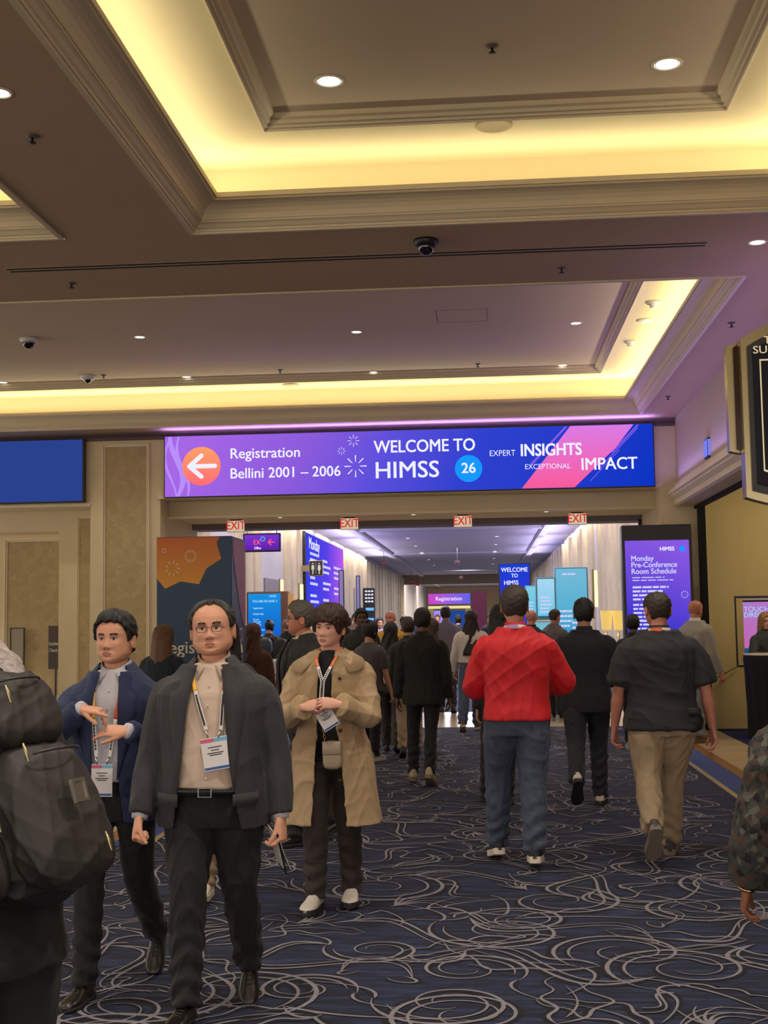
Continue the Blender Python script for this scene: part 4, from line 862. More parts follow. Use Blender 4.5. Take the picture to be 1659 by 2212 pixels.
# ------------------------------------------------------------------ people
def sm(a, b, x):
    t = np.clip((np.asarray(x, dtype=float)-a)/(b-a), 0, 1); return t*t*(3-2*t)
HS = np.array([0, .03, .10, .20, .30, .40, .50, .60, .70, .80, .90, .96, 1.])
HF = np.array([.050, .080, .088, .087, .086, .087, .086, .091, .090, .079, .057, .036, .0])
HB = np.array([-.01, .005, .022, .052, .075, .090, .100, .104, .103, .095, .072, .046, .0])
HW = np.array([.016, .030, .045, .058, .066, .0715, .0745, .0765, .077, .0715, .054, .035, .0])
class Head:
    """Head surface: s = 0 chin .. 1 crown, x across, front and back depths, with facial relief."""
    def __init__(h, w=1., jaw=1., ht=.228, nose=1., cheek=0., fem=0.):
        h.ht = ht; h.w, h.jaw, h.nose, h.cheek, h.fem = w, jaw, nose, cheek, fem
    def wid(h, s): return np.interp(s, HS, HW)*h.w*(1+(h.jaw-1)*(1-sm(.1, .45, s)))
    def zz(h, s): return np.asarray(s)*h.ht
    def relief(h, x, s):
        G = lambda u, sg: np.exp(-(u/sg)**2/2)
        d = 0.
        # nose ridge grows to the tip, then cuts back
        prof = np.interp(s, [.265, .29, .315, .34, .40, .48, .535, .58], [0, .006, .017, .0215, .0155, .008, .004, .0])
        wd = np.interp(s, [.28, .34, .42, .5], [.0125, .0105, .0085, .0075]); d = d+prof*h.nose*G(x, wd)
        d = d+.008*h.nose*(G(x-.0135, .0052)+G(x+.0135, .0052))*G(s-.315, .022)      # wings
        d = d-.0105*(G(np.abs(x)-.031, .0135))*G(s-.495, .040)                          # sockets
        d = d+.004*G(np.abs(x)-.030, .016)*G(s-.575, .022)                             # brow
        d = d+.0045*G(np.abs(x)-.031, .011)*G(s-.492, .020)                            # lids
        d = d+(.0045+h.cheek)*G(np.abs(x)-.042, .016)*G(s-.37, .06)                    # cheeks
        d = d+.0062*G(x, .021)*G(s-.198, .018)+.005*G(x, .017)*G(s-.158, .016)         # lips
        d = d-.0045*G(x, .020)*G(s-.179, .0055)
        d = d-.003*G(x, .02)*G(s-.118, .018)+.004*G(x, .018)*G(s-.06, .03)             # chin
        d = d-.0022*G(x, .005)*G(s-.24, .02)
        d = d-.0028*G(np.abs(x)-.028-(.30-s)*.05, .004)*G(s-.25, .05)                  # smile folds
        return d
    def front(h, x, s, o=0.):
        f = np.interp(s, HS, HF)+o; w = h.wid(s)+o; n = 2.25
        return -f*np.maximum(0, 1-(np.abs(x)/np.maximum(w, 1e-4))**n)**(1/n)-h.relief(x, s)
    def grid(h, ns=60, na=80, off=None):
        """off(s, phi) radial offset; returns grid vertices; phi 0 = front, +x side = +phi."""
        th = np.linspace(.0, PI, ns); s = .5-.5*np.cos(th); s = np.clip(s, .0, .9995); ph = np.arange(na)*2*PI/na
        # more columns in front
        ph = ph-.35*np.sin(ph); S_, P_ = np.meshgrid(s, ph, indexing='ij'); o = 0. if off is None else off(S_, P_)
        f = np.interp(S_, HS, HF); b = np.interp(S_, HS, HB); w = h.wid(S_); n = 2.25
        c, si = np.cos(P_), np.sin(P_); xx = np.sign(si)*np.abs(si)**(2/n); yy = np.sign(c)*np.abs(c)**(2/n)
        top = sm(.78, 1., S_); hor = np.sqrt(np.maximum(0, 1-top**2*.85))
        x = (w+o*hor)*xx; y = np.where(c > 0, -(f+o*hor)*np.abs(yy), (b+o*hor)*np.abs(yy)); z = S_*h.ht+o*top
        if off is None: y = np.where(c > 0, y-h.relief(x, S_)*sm(.0, .35, c), y)
        V = np.stack([x, y, z], -1).reshape(-1, 3); F = []
        for i in range(ns-1):
            for j in range(na):
                k = (j+1) % na; F.append((i*na+j, i*na+k, (i+1)*na+k, (i+1)*na+j))
        F.append(tuple(range(na-1, -1, -1))); F.append(tuple((ns-1)*na+j for j in range(na)))
        return V, F, S_, P_
    def ear(h, sg):
        R = []
        for k, (u, a, b_) in enumerate(((-.006, .010, .020), (.004, .016, .028), (.012, .019, .032), (.016, .019, .032), (.0175, .013, .024), (.012, .007, .014))):
            R.append([(sg*(h.w*.0725+u*.9), .008+a*math.cos(q)+.5*u, .425*h.ht+(b_*math.sin(q))*(1+.12*math.sin(q))) for q in np.arange(14)*2*PI/14])
        if sg < 0: R = [r[::-1] for r in R]
        return R
def patch(h, xs, ss, o):
    """Conformal face patch; xs, ss grids (n x m) in face coordinates."""
    xs, ss = np.asarray(xs), np.asarray(ss); y = h.front(xs, ss)-o; V = np.stack([xs, y, ss*h.ht], -1).reshape(-1, 3); n, m_ = xs.shape
    return V, [(i*m_+j, i*m_+j+1, (i+1)*m_+j+1, (i+1)*m_+j) for i in range(n-1) for j in range(m_-1)]
SKIN = {}
def skin(name, c):
    if name not in SKIN:
        M = mat('skin_'+name, c, .5, var=.06, vscale=14, spec=.4); b = M.node_tree.nodes['Principled BSDF']
        b.inputs['Subsurface Weight'].default_value = .0
        SKIN[name] = M
    return SKIN[name]
HAIRM = lambda n, c: mat('hair_'+n, c, .45, var=.35, vscale=120, bump=.35, bscale=420, spec=.4)
def hand(W, d, n, t, curls=(.35, .4, .45, .5), thumb=.5, s=1., vox=.0026, spread=.03, sc=1.):
    """Hand at wrist W; d along the palm, n palm normal, t towards the thumb side."""
    W = np.asarray(W, float); d = nrm(d); n = nrm(np.asarray(n)-d*np.dot(n, d)); t = nrm(np.asarray(t)-d*np.dot(t, d)-n*np.dot(t, n)); s = s*sc
    b = MB()
    P = [W-d*.03*s, W, W+d*.03*s+t*.003*s, W+d*.065*s+t*.002*s, W+d*.092*s]
    b.tube(P, [(.026*s, .019*s), (.027*s, .018*s), (.038*s, .0165*s), (.042*s, .0145*s), (.039*s, .0115*s)], 16, up=t)
    L = (.074, .083, .077, .060); offs = (.0300, .0102, -.0100, -.0290)
    for k in range(4):
        a = 0.; dd = nrm(d+t*(1.4-k)*spread*1.6); p = W+d*(.086-(.004 if k in (0,) else .010 if k == 3 else 0))*s+t*offs[k]*s
        pts = [p-dd*.018*s]; rr = [.0088*s]; c = curls[k] if hasattr(curls, '__len__') else curls
        c = c if hasattr(c, '__len__') else (c, c, c*.7); cur = dd; pts.append(p); rr.append(.0090*s)
        for j, q in enumerate((.46, .30, .24)):
            a = c[j]; cur = nrm(cur*math.cos(a)+n_perp(cur, n, dd)*math.sin(a)); p = p+cur*L[k]*q*s; pts.append(p); rr.append((.0084, .0078, .0066)[j]*s)
        b.tube(pts, rr, 10)
    # thumb
    p = W+d*.022*s+t*.026*s+n*.004*s; cur = nrm(d*.88+t*.46+n*(.12+.35*thumb)) if thumb < .8 else nrm(d*.96+t*.20+n*.30); pts = [p-cur*.01*s, p]; rr = [.013*s, .0135*s]
    for j, q in enumerate((.040, .032, .026)):
        p = p+cur*q*s; pts.append(p); rr.append((.0110, .0098, .0078)[j]*s); cur = nrm(cur+d*.25+n*.30*thumb-t*.30*thumb) if thumb < .8 else nrm(cur+n*.30-t*.12)
    b.tube(pts, rr, 10)
    V, F = b.get(); V, F, N = remesh(V, F, vox, 3, .5)
    return V, F
def n_perp(cur, n, base):
    """Direction the finger bends towards from its current heading."""
    ax = np.cross(base, n); return nrm(np.cross(ax, cur))
class TorsoShape:
    Z = np.array([.46, .62, .78, .86, .94, 1.02, 1.12, 1.22, 1.31, 1.37, 1.415, 1.455, 1.52])
    W = np.array([.17, .17, .172, .175, .170, .158, .158, .168, .180, .183, .160, .110, .060])
    Fr = np.array([.10, .10, .105, .108, .108, .105, .108, .115, .116, .104, .086, .070, .056])
    B = np.array([.11, .12, .125, .128, .120, .104, .100, .106, .112, .108, .092, .074, .060])
    def __init__(s, g=1., belly=0., sh=1., lean=0., flare=0.):
        s.g, s.belly, s.sh, s.lean, s.flare = g, belly, sh, lean, flare
    def wfb(s, z, o=0.):
        up = sm(1.2, 1.36, z)*(1-sm(1.43, 1.50, z)); w = np.interp(z, s.Z, s.W)*(s.g*(1-up)+s.sh*up); fl = s.flare*np.clip((1.05-z)/.5, 0, 1.3)
        gg = s.g*(1-sm(1.38, 1.5, z))+sm(1.38, 1.5, z)
        f = np.interp(z, s.Z, s.Fr)*gg+s.belly*np.exp(-((z-1.03)/.13)**2/2); b = np.interp(z, s.Z, s.B)*gg
        return w+o+fl, f+o+fl*.7, b+o+fl*.8
    def cy(s, z): return -s.lean*(np.asarray(z)-.92)
    def front(s, x, z, o=0.):
        w, f, b = s.wfb(z, o); n = 2.4; return s.cy(z)-f*np.maximum(1e-3, 1-(np.abs(x)/w)**n)**(1/n)
    def back(s, x, z, o=0.):
        w, f, b = s.wfb(z, o); n = 2.4; return s.cy(z)+b*np.maximum(1e-3, 1-(np.abs(x)/w)**n)**(1/n)
    def ring(s, z, th, o=0.):
        w, f, b = s.wfb(z, o); n = 2.4; c, si = np.cos(th), np.sin(th)
        x = w*np.sign(si)*np.abs(si)**(2/n); y = np.where(c > 0, -f, b)*np.abs(c)**(2/n)+s.cy(z); return np.stack([x, y, np.full_like(x, z)], -1)
    def closed(s, z0, z1, o, n=32, nz=18):
        th = np.arange(n)*2*PI/n; b = MB(); b.rings([s.ring(z, th, o) for z in np.linspace(z0, z1, nz)]); return b.get()
    def open_shell(s, z0, z1, o, th_, xo, n=44, nz=26):
        """Garment open down the front; xo(z) -> (half gap right of the wearer (-x), left (+x))."""
        out, inn = [], []
        for z in np.linspace(z0, z1, nz):
            w, f, b = s.wfb(z, o+th_); a, c = xo(z); k = 2.4/2
            tl = math.asin(min(.999, c/w)**k if c > 0 else -min(.999, -c/w)**k); tr = math.asin(min(.999, a/w)**k if a > 0 else -min(.999, -a/w)**k)
            th = np.linspace(tl, 2*PI-tr, n); out.append(s.ring(z, th, o+th_)); inn.append(s.ring(z, th, o))
        R = [np.concatenate([a_, b_[::-1]]) for a_, b_ in zip(out, inn)]; b = MB(); b.rings(R); return b.get()
def ik(sh, wr, pole, a, b):
    sh, wr = np.asarray(sh, float), np.asarray(wr, float); v = wr-sh; L = min(np.linalg.norm(v), (a+b)*.995); u = nrm(v); wr = sh+u*L
    x = (a*a-b*b+L*L)/(2*L); hgt = math.sqrt(max(0, a*a-x*x)); p = np.asarray(pole, float)-sh; p = nrm(p-u*np.dot(p, u)); return sh+u*x+p*hgt, wr
def rotx(v, a): c, s = math.cos(a), math.sin(a); v = np.asarray(v, float); return np.stack([v[..., 0], v[..., 1]*c-v[..., 2]*s, v[..., 1]*s+v[..., 2]*c], -1)
def rotz(v, a): c, s = math.cos(a), math.sin(a); v = np.asarray(v, float); return np.stack([v[..., 0]*c-v[..., 1]*s, v[..., 0]*s+v[..., 1]*c, v[..., 2]], -1)
def shoe(t, ank, pitch, yaw, kind, M1, M2, M3=None, s=1., S_=1., near=True):
    """Shoe around the ankle point; pitch > 0 lifts the heel."""
    dress = kind == 'dress'
    ys = np.array([.078, .072, .055, .02, -.03, -.08, -.125, -.160, -.185, -.196]); 
    w = np.array([.012, .027, .034, .036, .037, .043, .047, .042, .028, .010])*(.95 if dress else 1.08)
    h = np.array([.055, .075, .082, .084, .070, .045, .030, .022, .012, .004])*(.9 if dress else 1.08); z0 = -.09+(.014 if dress else .026)
    if kind == 'boot': h[:4] += .03
    n = 14; R = []
    for y, ww, hh in zip(ys, w, h):
        r = [(-ww*.9, y, z0)]
        for k in range(n+1): a = PI*k/n; r.append((-ww*math.cos(a)*(1 if k not in (0, n) else 1), y, z0+hh*math.sin(a)**.7+.012*(1 if 0 < k < n else .4)))
        r.append((ww*.9, y, z0)); R.append(r)
    V, F = MB().rings(R).get()
    def T(V): V = rotx(np.asarray(V, float)*s, pitch); return rotz(V, yaw)+ank
    o = mk('shoe', T(V), F, M1, t, True, sc_=S_)
    R = []; zz_ = (-.09, z0+.004) if dress else (-.09, z0+.012)
    for z, k in ((zz_[0], .96), (zz_[0]+.004, 1.06), (zz_[1], 1.08), (zz_[1]+.003, 1.0)):
        rim = [(-ww*k, y, z+(.006 if y < -.15 and z < -.085 else 0)) for y, ww in zip(ys, w)]+[(ww*k, y, z+(.006 if y < -.15 and z < -.085 else 0)) for y, ww in zip(ys[::-1], w[::-1])]; R.append(rim)
    V, F = MB().rings(R).get(); mk('sole', T(V), F, M2, o, False, sc_=S_)
    if near:
        b = MB()
        for k in range(5):
            y = -.035-k*.018; hh = float(np.interp(-y, -ys, h)); b.tube([(-.018, y, z0+hh*.93+.010), (0, y-.004, z0+hh+.014), (.018, y, z0+hh*.93+.010)], [.0028]*3, 6)
        V, F = b.get(); mk('laces', T(V), F, M3 or M1, o, True, sc_=S_)
    return o
def person(label, loc, face=0., H=1.75, g=1., belly=0., sh=1., lean=0., legs=((8, 10, 0), (-14, 20, 18)), yaw_feet=(.1, -.1), splay=(.0, .0), arms=((-10, 6, 12), (10, 6, 12)),
           skin_=('fair', S(198, 146, 118)), head=None, hyaw=0., hpitch=0., hroll=0., hair=('short', 'black', (.012, .010, .009)), top=None, bottom=None, shoes=('sneaker', (.5, .5, .48), (.6, .6, .58)),
           lod=2, glasses=False, hands=None, inner=None, brow=(.02, .015, .012), group=None, foldseed=0, seat=None, lips=S(150, 88, 80)):
    Sx = H/1.75; vox = (.0065, .0095, .014)[lod]; near = lod == 0
    t = empty('person', loc, face, label, 'person', group)
    sk = skin(*skin_); hd = head or Head(); TS_ = TorsoShape(g, belly, sh, lean)
    # legs first: pelvis height from the lowest foot
    J = []; 
    for i, sg in enumerate((1, -1)):                  # +x side is the person's left
        a, bnd, fp = [math.radians(v) for v in legs[i]]; hx = sg*.092*(.6+.4*g)
        hip = np.array([hx, 0, 0.]); sp = splay[i]
        kn = hip+.425*nrm([sp, -math.sin(a), -math.cos(a)]); an = kn+.41*nrm([sp*.6, -math.sin(a-bnd), -math.cos(a-bnd)])
        clear = .09*math.cos(fp)+(.155*math.sin(fp) if fp > 0 else .06*math.sin(-fp)); J.append([hip, kn, an, fp, clear])
    pz = max(j[4]-j[2][2] for j in J) if seat is None else seat
    for j in J:
        for k in range(3): j[k][2] += pz
    dz = pz-.925                                      # torso offset relative to the template
    TO = np.array([0, 0, dz])
    # arms
    A = []
    for i, sg in enumerate((1, -1)):
        shd = np.array([sg*.180*sh, TS_.cy(1.38), 1.372]); q = arms[i]
        if isinstance(q, dict):
            el, wr = ik(shd, q['wrist'], q['pole'], .29, .255); d_ = q.get('d'); n_ = q.get('n'); tt = q.get('t')
        else:
            sw, ab, eb = [math.radians(v) for v in q[:3]]
            d1 = nrm([sg*math.sin(ab), -math.sin(sw)*math.cos(ab), -math.cos(sw)*math.cos(ab)]); el = shd+.29*d1
            d2 = nrm([sg*math.sin(ab)*.5, -math.sin(sw+eb), -math.cos(sw+eb)]); wr = el+.255*d2; d_ = n_ = tt = None
        fd = nrm(wr-el); d_ = fd if d_ is None else nrm(d_)
        n_ = np.array([-sg*1., 0.15, 0]) if n_ is None else np.asarray(n_, float); tt = np.array([0, -1., -.15]) if tt is None else np.asarray(tt, float)
        A.append([shd, el, wr, d_, n_, tt, fd])
    # head placement
    hp = np.array([0, TS_.cy(1.5)-.012, 1.522]); piv = hp+np.array([0, .02, .01])
    def HT(V):
        V = np.asarray(V, float); V = V-np.array([0, .02, .01]); V = rotx(V, hpitch); c, s_ = math.cos(hroll), math.sin(hroll)
        V = np.stack([V[..., 0]*c+V[..., 2]*s_, V[..., 1], -V[..., 0]*s_+V[..., 2]*c], -1); V = rotz(V, hyaw); return V+piv+TO
    # --- body
    b = MB(); V, F = TS_.closed(.84, 1.49, -.016, 24, 14); b.add(V, F)
    b.tube(np.array([(0, TS_.cy(1.42)+.01, 1.42), (0, TS_.cy(1.48)+.012, 1.485), (0, TS_.cy(1.52)+.006, 1.54), (0, TS_.cy(1.56)-.0, 1.59)]), [(.068, .066), (.060, .060), (.0555, .060), (.054, .058)], 18, up=(1, 0, 0))
    for shd, el, wr, *_ in A:
        m1 = (shd+el)/2; m2 = el+(wr-el)*.3
        b.tube([shd, m1, el, m2, wr], [.048, .046*(.5+.5*g), .038, .040*(.6+.4*g), (.027, .024)], 14)
    for hip, kn, an, fp, cl in J:
        b.tube([hip-TO, (hip+kn)/2-TO, kn-TO, kn+(an-kn)*.35-TO, an-TO], [.078, .070, .052, .052, .036], 14)
    V, F = b.get(); V, F, N = remesh(V, F, .008 if lod < 2 else .014, 3); B = MB(); B.add(V+TO, F)
    ns, na = ((64, 88), (40, 52), (26, 34))[lod]; V, F, _, _ = hd.grid(ns, na); B.add(HT(V), F)
    for sg in (1, -1):
        m_ = MB(); m_.rings(hd.ear(sg)); V, F = m_.get(); B.add(HT(V), F)
    hs = hands or ({}, {})
    for i, a in enumerate(A):
        kw = dict(curls=(.45, .5, .55, .6), thumb=.5); kw.update(hs[i] or {}); V, F = hand(a[2]+TO, a[3], a[4], a[5], vox=(.0027, .0042, .006)[lod], sc=1.02*(.55+.45*g) if g > 1 else .98, **kw); B.add(V, F)
    B.build('body', sk, t, True, sc_=Sx)
    # --- face
    if lod < 2:
        EW = mat('eye_white', (.50, .46, .43), .25); EI = mat('iris_dark', (.010, .007, .005), .45, spec=.2); EL = mat('eyelash', (.012, .009, .008), .6); BR = mat('brow_%d' % int(sum(brow)*3000), brow, .8); LP = mat('lips_%d' % int(lips[0]*3000), lips, .45)
        for sg in (1, -1):
            u = np.linspace(-1, 1, 11); v = np.linspace(-1, 1, 5); U, Vv = np.meshgrid(u, v); op = .0078 if not hd.fem else .0066
            X = sg*.031+U*.0135; Sg = .490+(Vv*np.sqrt(np.maximum(0, 1-U**2))*op*.62+U*sg*.0006)/hd.ht*1.
            V, F = patch(hd, X, Sg, .0016); e = mk('eye', HT(V), F, EW, t, True, sc_=Sx)
            gx = -.0016; r = .0056; q = np.linspace(0, 2*PI, 15)[:-1]; X = sg*.031+gx+np.outer([0, .6, 1.], np.cos(q))*r; Sg = .490+np.clip(np.outer([0, .6, 1.], np.sin(q))*r, -op*.6, op*.56)/hd.ht
            X = np.hstack([X, X[:, :1]]); Sg = np.hstack([Sg, Sg[:, :1]]); V, F = patch(hd, X, Sg, .0026); mk('iris', HT(V), F, EI, e, True, sc_=Sx)
            U = np.linspace(-1.12, 1.12, 12); X = np.stack([sg*.031+U*.0135]*2); arc = np.sqrt(np.maximum(0, 1-(U/1.13)**2))*op*.62/hd.ht; Sg = np.stack([.490+arc-.001, .490+arc+.010])
            V, F = patch(hd, X, Sg, .0030); mk('eyelid', HT(V), F, EL, t, True, sc_=Sx)
            U = np.linspace(-1, 1, 12); X = np.stack([sg*(.032)+U*.0175]*2); base = .575+.012*np.cos(U*1.3)+sg*U*.004; hw_ = (.0030+.0022*np.cos(U*1.2))/hd.ht*(.62 if hd.fem else .95); Sg = np.stack([base-hw_, base+hw_])
            V, F = patch(hd, X, Sg, .0014); mk('eyebrow', HT(V), F, BR, t, True, sc_=Sx)
        U = np.linspace(-1, 1, 15); 
        for top_ in (1, 0):
            X = np.stack([U*.0225*(1 if top_ else .92)]*3); ed = (.0085 if top_ else .0085)*(1-U**2)**.7*(1-.22*np.exp(-(U/.16)**2)*top_); lo = .178+.010*U**2; 
            Sg = np.stack([lo, lo+(ed/2 if top_ else -ed/2)/hd.ht, lo+(ed if top_ else -ed)/hd.ht]); V, F = patch(hd, X, Sg, .0012); mk('lip', HT(V), F, LP, t, True, sc_=Sx)
        X = np.stack([U*.021]*2); Sg = np.stack([.1755+.010*U**2, .1805+.010*U**2]); V, F = patch(hd, X, Sg, .0018); mk('mouth_line', HT(V), F, mat('mouth_dark', (.06, .02, .018), .7), t, True, sc_=Sx)
        for sg in (1, -1):
            q = np.linspace(0, 2*PI, 9); X = sg*.0085+np.outer([0, 1.], np.cos(q))*.0038; Sg = .288+np.outer([0, 1.], np.sin(q))*.0020/hd.ht; V, F = patch(hd, X, Sg, .0012); mk('nostril', HT(V), F, mat('nostril_dark', (.07, .03, .024), .8), t, True, sc_=Sx)
    # --- hair
    if hair and hair[0] != 'bald':
        st, hn, hc = hair[:3]; HM = HAIRM(hn, hc); ns2, na2 = ((70, 120), (44, 72), (28, 44))[lod]; gh = np.random.default_rng(len(label)); q1 = gh.uniform(0, 6, 6)
        def off(s_, p):
            a = np.abs(np.arctan2(np.sin(p), np.cos(p))); nz = .0022*np.sin(p*23+s_*9+q1[0])+.0018*np.sin(p*41-s_*17+q1[1])+.002*np.sin(s_*40+3*np.sin(p*5)+q1[2])
            if st == 'short': line = np.interp(a, [0, .45, .8, 1.05, 1.25, 1.5, 1.75, 2.1, PI], [.80, .80, .74, .60, .42, .50, .52, .22, .10]); th = .012+.012*sm(.7, 1., s_)+.004*(a < 1)
            elif st == 'receding': line = np.interp(a, [0, .35, .75, 1.0, 1.2, 1.5, 1.75, 2.1, PI], [.90, .93, .86, .66, .46, .50, .52, .22, .12]); th = .009+.004*sm(.6, .9, s_)
            elif st == 'buzz': line = np.interp(a, [0, .45, .8, 1.05, 1.25, 1.5, 1.75, 2.1, PI], [.80, .80, .74, .60, .46, .50, .52, .20, .10]); th = .005+0*s_
            elif st == 'pixie': line = np.interp(a, [0, .5, .85, 1.1, 1.3, 1.55, 1.8, 2.2, PI], [.625, .60, .52, .36, .30, .50, .46, .12, .02]); th = .020+.012*sm(.55, .95, s_)
            else: line = np.interp(a, [0, .35, .6, .9, 1.2, 1.6, PI], [.80, .78, .68, .30, .06, -.1, -.1]); th = .020+.010*sm(.6, 1, s_)
            if st in ('pixie', 'short'): line = line+.012*np.sin(p*13+q1[3])*(a < 1.4)
            k = sm(0, .045, s_-line); return -.012+(th+.012+nz)*k
        V, F, S2_, P2_ = hd.grid(ns2, na2, off); keep = off(S2_, P2_).reshape(-1) > -.0115
        F = [f for f in F if len(f) > 4 and keep[f[0]] and f[0] > na2 or len(f) == 4 and any(keep[i] for i in f)]
        h_ = mk('hair', HT(V), F, HM, t, True, sc_=Sx)
        if st in ('long', 'wavy', 'bun', 'bob'):
            b = MB(); ln = {'long': .40, 'wavy': .42, 'bob': .16, 'bun': .02}[st]; ln = hair[3] if len(hair) > 3 else ln
            if st != 'bun':
                zs = np.linspace(.17, -ln, 14); R = []
                for z in zs:
                    k = (z+ln)/(ln+.17); R.append([(math.sin(q)*(.104+.02*math.sin(z*17+q*2)*(st == 'wavy')+.030*(1-k)-.02*(1-k)**6)*1.0, .035+.045*(1-k)*(ln > .19)+(.074+.004*math.sin(q*9)+.03*(1-k))*math.cos(q)*(1 if math.cos(q) > 0 else .25)+.012*math.sin(q*7+z*30)*(st == 'wavy'), z) for q in np.arange(36)*2*PI/36])
                b.rings(R[::-1])
            else: b.lathe([(.005, .0), (.03, .004), (.042, .025), (.036, .05), (.012, .066)], c=(0, .06, .21))
            V, F = b.get(); mk('hair_length' if st != 'bun' else 'hair_bun', HT(V), F, HM, h_, True, sc_=Sx)
    if glasses:
        MG = mat('spectacle_metal', (.05, .04, .04), .3, .7); b = MB()
        for sg in (1, -1):
            pts = []
            for q in np.linspace(0, 2*PI, 25): 
                cx_, sx_ = math.cos(q), math.sin(q); x = sg*.0325+.0225*np.sign(cx_)*abs(cx_)**.7; s_ = .478+.0150*np.sign(sx_)*abs(sx_)**.75/hd.ht; pts.append((x, float(hd.front(np.array(sg*.032), np.array(.56)))-.010+abs(x-sg*.032)*.12, s_*hd.ht))
            b.tube(pts, [.0013]*len(pts), 6, cap=0)
            yb = float(hd.front(np.array(sg*.032), np.array(.56)))-.008; b.tube([(sg*.055, yb, .50*hd.ht), (sg*.070, -.035, .505*hd.ht), (sg*.079*hd.w, .005, .50*hd.ht)], [.0016]*3, 6)
        b.tube([(-.0105, yb-.002, .495*hd.ht), (0, yb-.005, .50*hd.ht), (.0105, yb-.002, .495*hd.ht)], [.0013]*3, 6)
        V, F = b.get(); mk('glasses', HT(V), F, MG, t, True, sc_=Sx)
    # --- trousers
    bt = bottom or {}; MTR = bt.get('m') or mat('black_trousers', (.012, .012, .014), .8, bump=.25, bscale=90); lo = bt.get('loose', 1.)
    b = MB(); TB = TorsoShape(g, belly*.8, 1., lean)
    V, F = TB.closed(.80, bt.get('waist', 1.02), .006, 28, 8); b.add(V, F)
    for i, (hip, kn, an, fp, cl) in enumerate(J):
        h0 = hip-TO; k0 = kn-TO; a0 = an-TO; fw = nrm(a0-k0); end = a0+fw*(.018 if not bt.get('shorts') else 0)
        P = crom([h0+[0, .012, -.0], h0*.62+k0*.38+[0, .004, 0], k0+[0, .0, .02], k0*.5+a0*.5+[0, .012, 0], end], 5); tt_ = np.linspace(0, 1, len(P))
        r = np.interp(tt_, [0, .25, .5, .75, 1], [.103*g, .094*g*(.5+.5*lo), .074*lo, .068*lo, (.062 if not near else .060)*lo])
        if bt.get('shorts'): n_ = int(len(P)*.45); P, r = P[:n_], r[:n_]*1.1
        b.tube(P, [(a_*.96, a_*1.06) for a_ in r], 20, up=(1, 0, 0), cap=.15)
    V, F = b.get(); V, F, N = remesh(V, F, vox, 5)
    wr_ = 1-.65*sm(.5, .75, V[:, 2])+.6*sm(.32, .14, V[:, 2]); V = V+N*((np.sin(V[:, 2]*70+np.sin(V[:, 0]*30+foldseed)*2+V[:, 1]*25)*.0045*wr_*sm(.62, .2, V[:, 2]))[:, None]); V = folds(V, N, .0042*bt.get('fold', 1), 13, foldseed+3, (1, 1, .55))
    tr = mk('trousers', V+TO, F, MTR, t, True, sc_=Sx)
    # --- shoes
    MS = mat('shoe_%s_%d' % (shoes[0], int(sum(shoes[1])*1000)), shoes[1], .28 if shoes[0] == 'dress' else .6, spec=.6, bump=.0 if shoes[0] == 'dress' else .3, bscale=140); ML = mat('sole_%d' % int(sum(shoes[2])*1000), shoes[2], .7); M3 = mat('lace_%d' % int(sum(shoes[3])*1000), shoes[3], .7) if len(shoes) > 3 else MS
    for i, (hip, kn, an, fp, cl) in enumerate(J): shoe(t, an, -fp if False else fp*1., yaw_feet[i], shoes[0], MS, ML, M3, S_=Sx, near=lod < 2)
    # --- tops
    def sleeves(b, o, upto=1., r0=1., cuff=1.):
        for shd, el, wr, d_, n_, tt, fd in A:
            st_ = shd*np.array([.60, 1, 1])+np.array([0, 0, .022]); 
            if upto >= 1: P = crom([st_, shd+[0, 0, -.012], (shd+el)/2, el, (el+wr)/2, wr-fd*.012], 5)
            else: P = crom([st_, shd+[0, 0, -.012], shd*(1-upto)+el*upto], 6)
            q = np.linspace(0, 1, len(P)); gg = .45+.55*g
            r = np.interp(q, [0, .2, .4, .6, .8, 1] if upto >= 1 else [0, .5, .75, .9, 1, 1.1], [.050, .061, .058*gg, .052*gg, .049*gg, .043*cuff] if upto >= 1 else [.050, .062, .064*gg, .066*gg, .066*gg, .06])*r0+o
            b.tube(P, list(r), 20, cap=.1)
    tp = top or dict(kind='shirt', m=mat('grey_shirt', (.1, .1, .1), .8)); kd = tp['kind']; MT = tp['m']
    def finish(name, b, vx_, mt, par, famp, it=5, sd=0, thin=False):
        V, F = b.get(); V, F, N = remesh(V, F, vx_, it); V = folds(V, N, famp, 11, sd+foldseed, (1, 1, .5)); return mk(name, V+TO, F, mt, par, True, sc_=Sx)
    if kd in ('shirt', 'tee', 'blouse'):
        hem = tp.get('hem', .90); o = tp.get('o', .016); TT_ = TorsoShape(g*1.0, belly, sh, lean, tp.get('flare', 0.)); b = MB(); V, F = TT_.closed(hem, 1.50, o*1., 32, 22); b.add(V, F)
        sleeves(b, tp.get('so', .004), 1. if kd != 'tee' else tp.get('upto', .72), tp.get('r0', 1.)); o_ = finish(tp.get('name', 'shirt'), b, vox, MT, t, tp.get('fold', .0055))
        if tp.get('collar', True):
            b = MB(); R = []
            for z, r in ((1.468, .074), (1.50, .066), (1.532, .0625), (1.532, .0665), (1.50, .072), (1.462, .082)): R.append([(r*math.sin(q), TS_.cy(z)+.008+r*1.02*math.cos(q), z-.012*(math.cos(q) < -.2)*abs(math.cos(q))) for q in np.arange(28)*2*PI/28])
            b.rings(R, cap=False); V, F = b.get(); mk('collar', V+TO, F, tp.get('cm', MT), o_, True, sc_=Sx)
    else:                                             # jacket or coat, open in front over a shirt
        inn = inner or dict(m=mat('shirt_cream', S(206, 190, 176), .75)); TI = TorsoShape(g, belly, sh, lean); b = MB(); V, F = TI.closed(inn.get('hem', .985), 1.50, .010, 32, 18); b.add(V, F)
        si_ = finish('shirt', b, vox, inn['m'], t, .0035, 3, 9)
        bc = MB()                                     # shirt collar with points
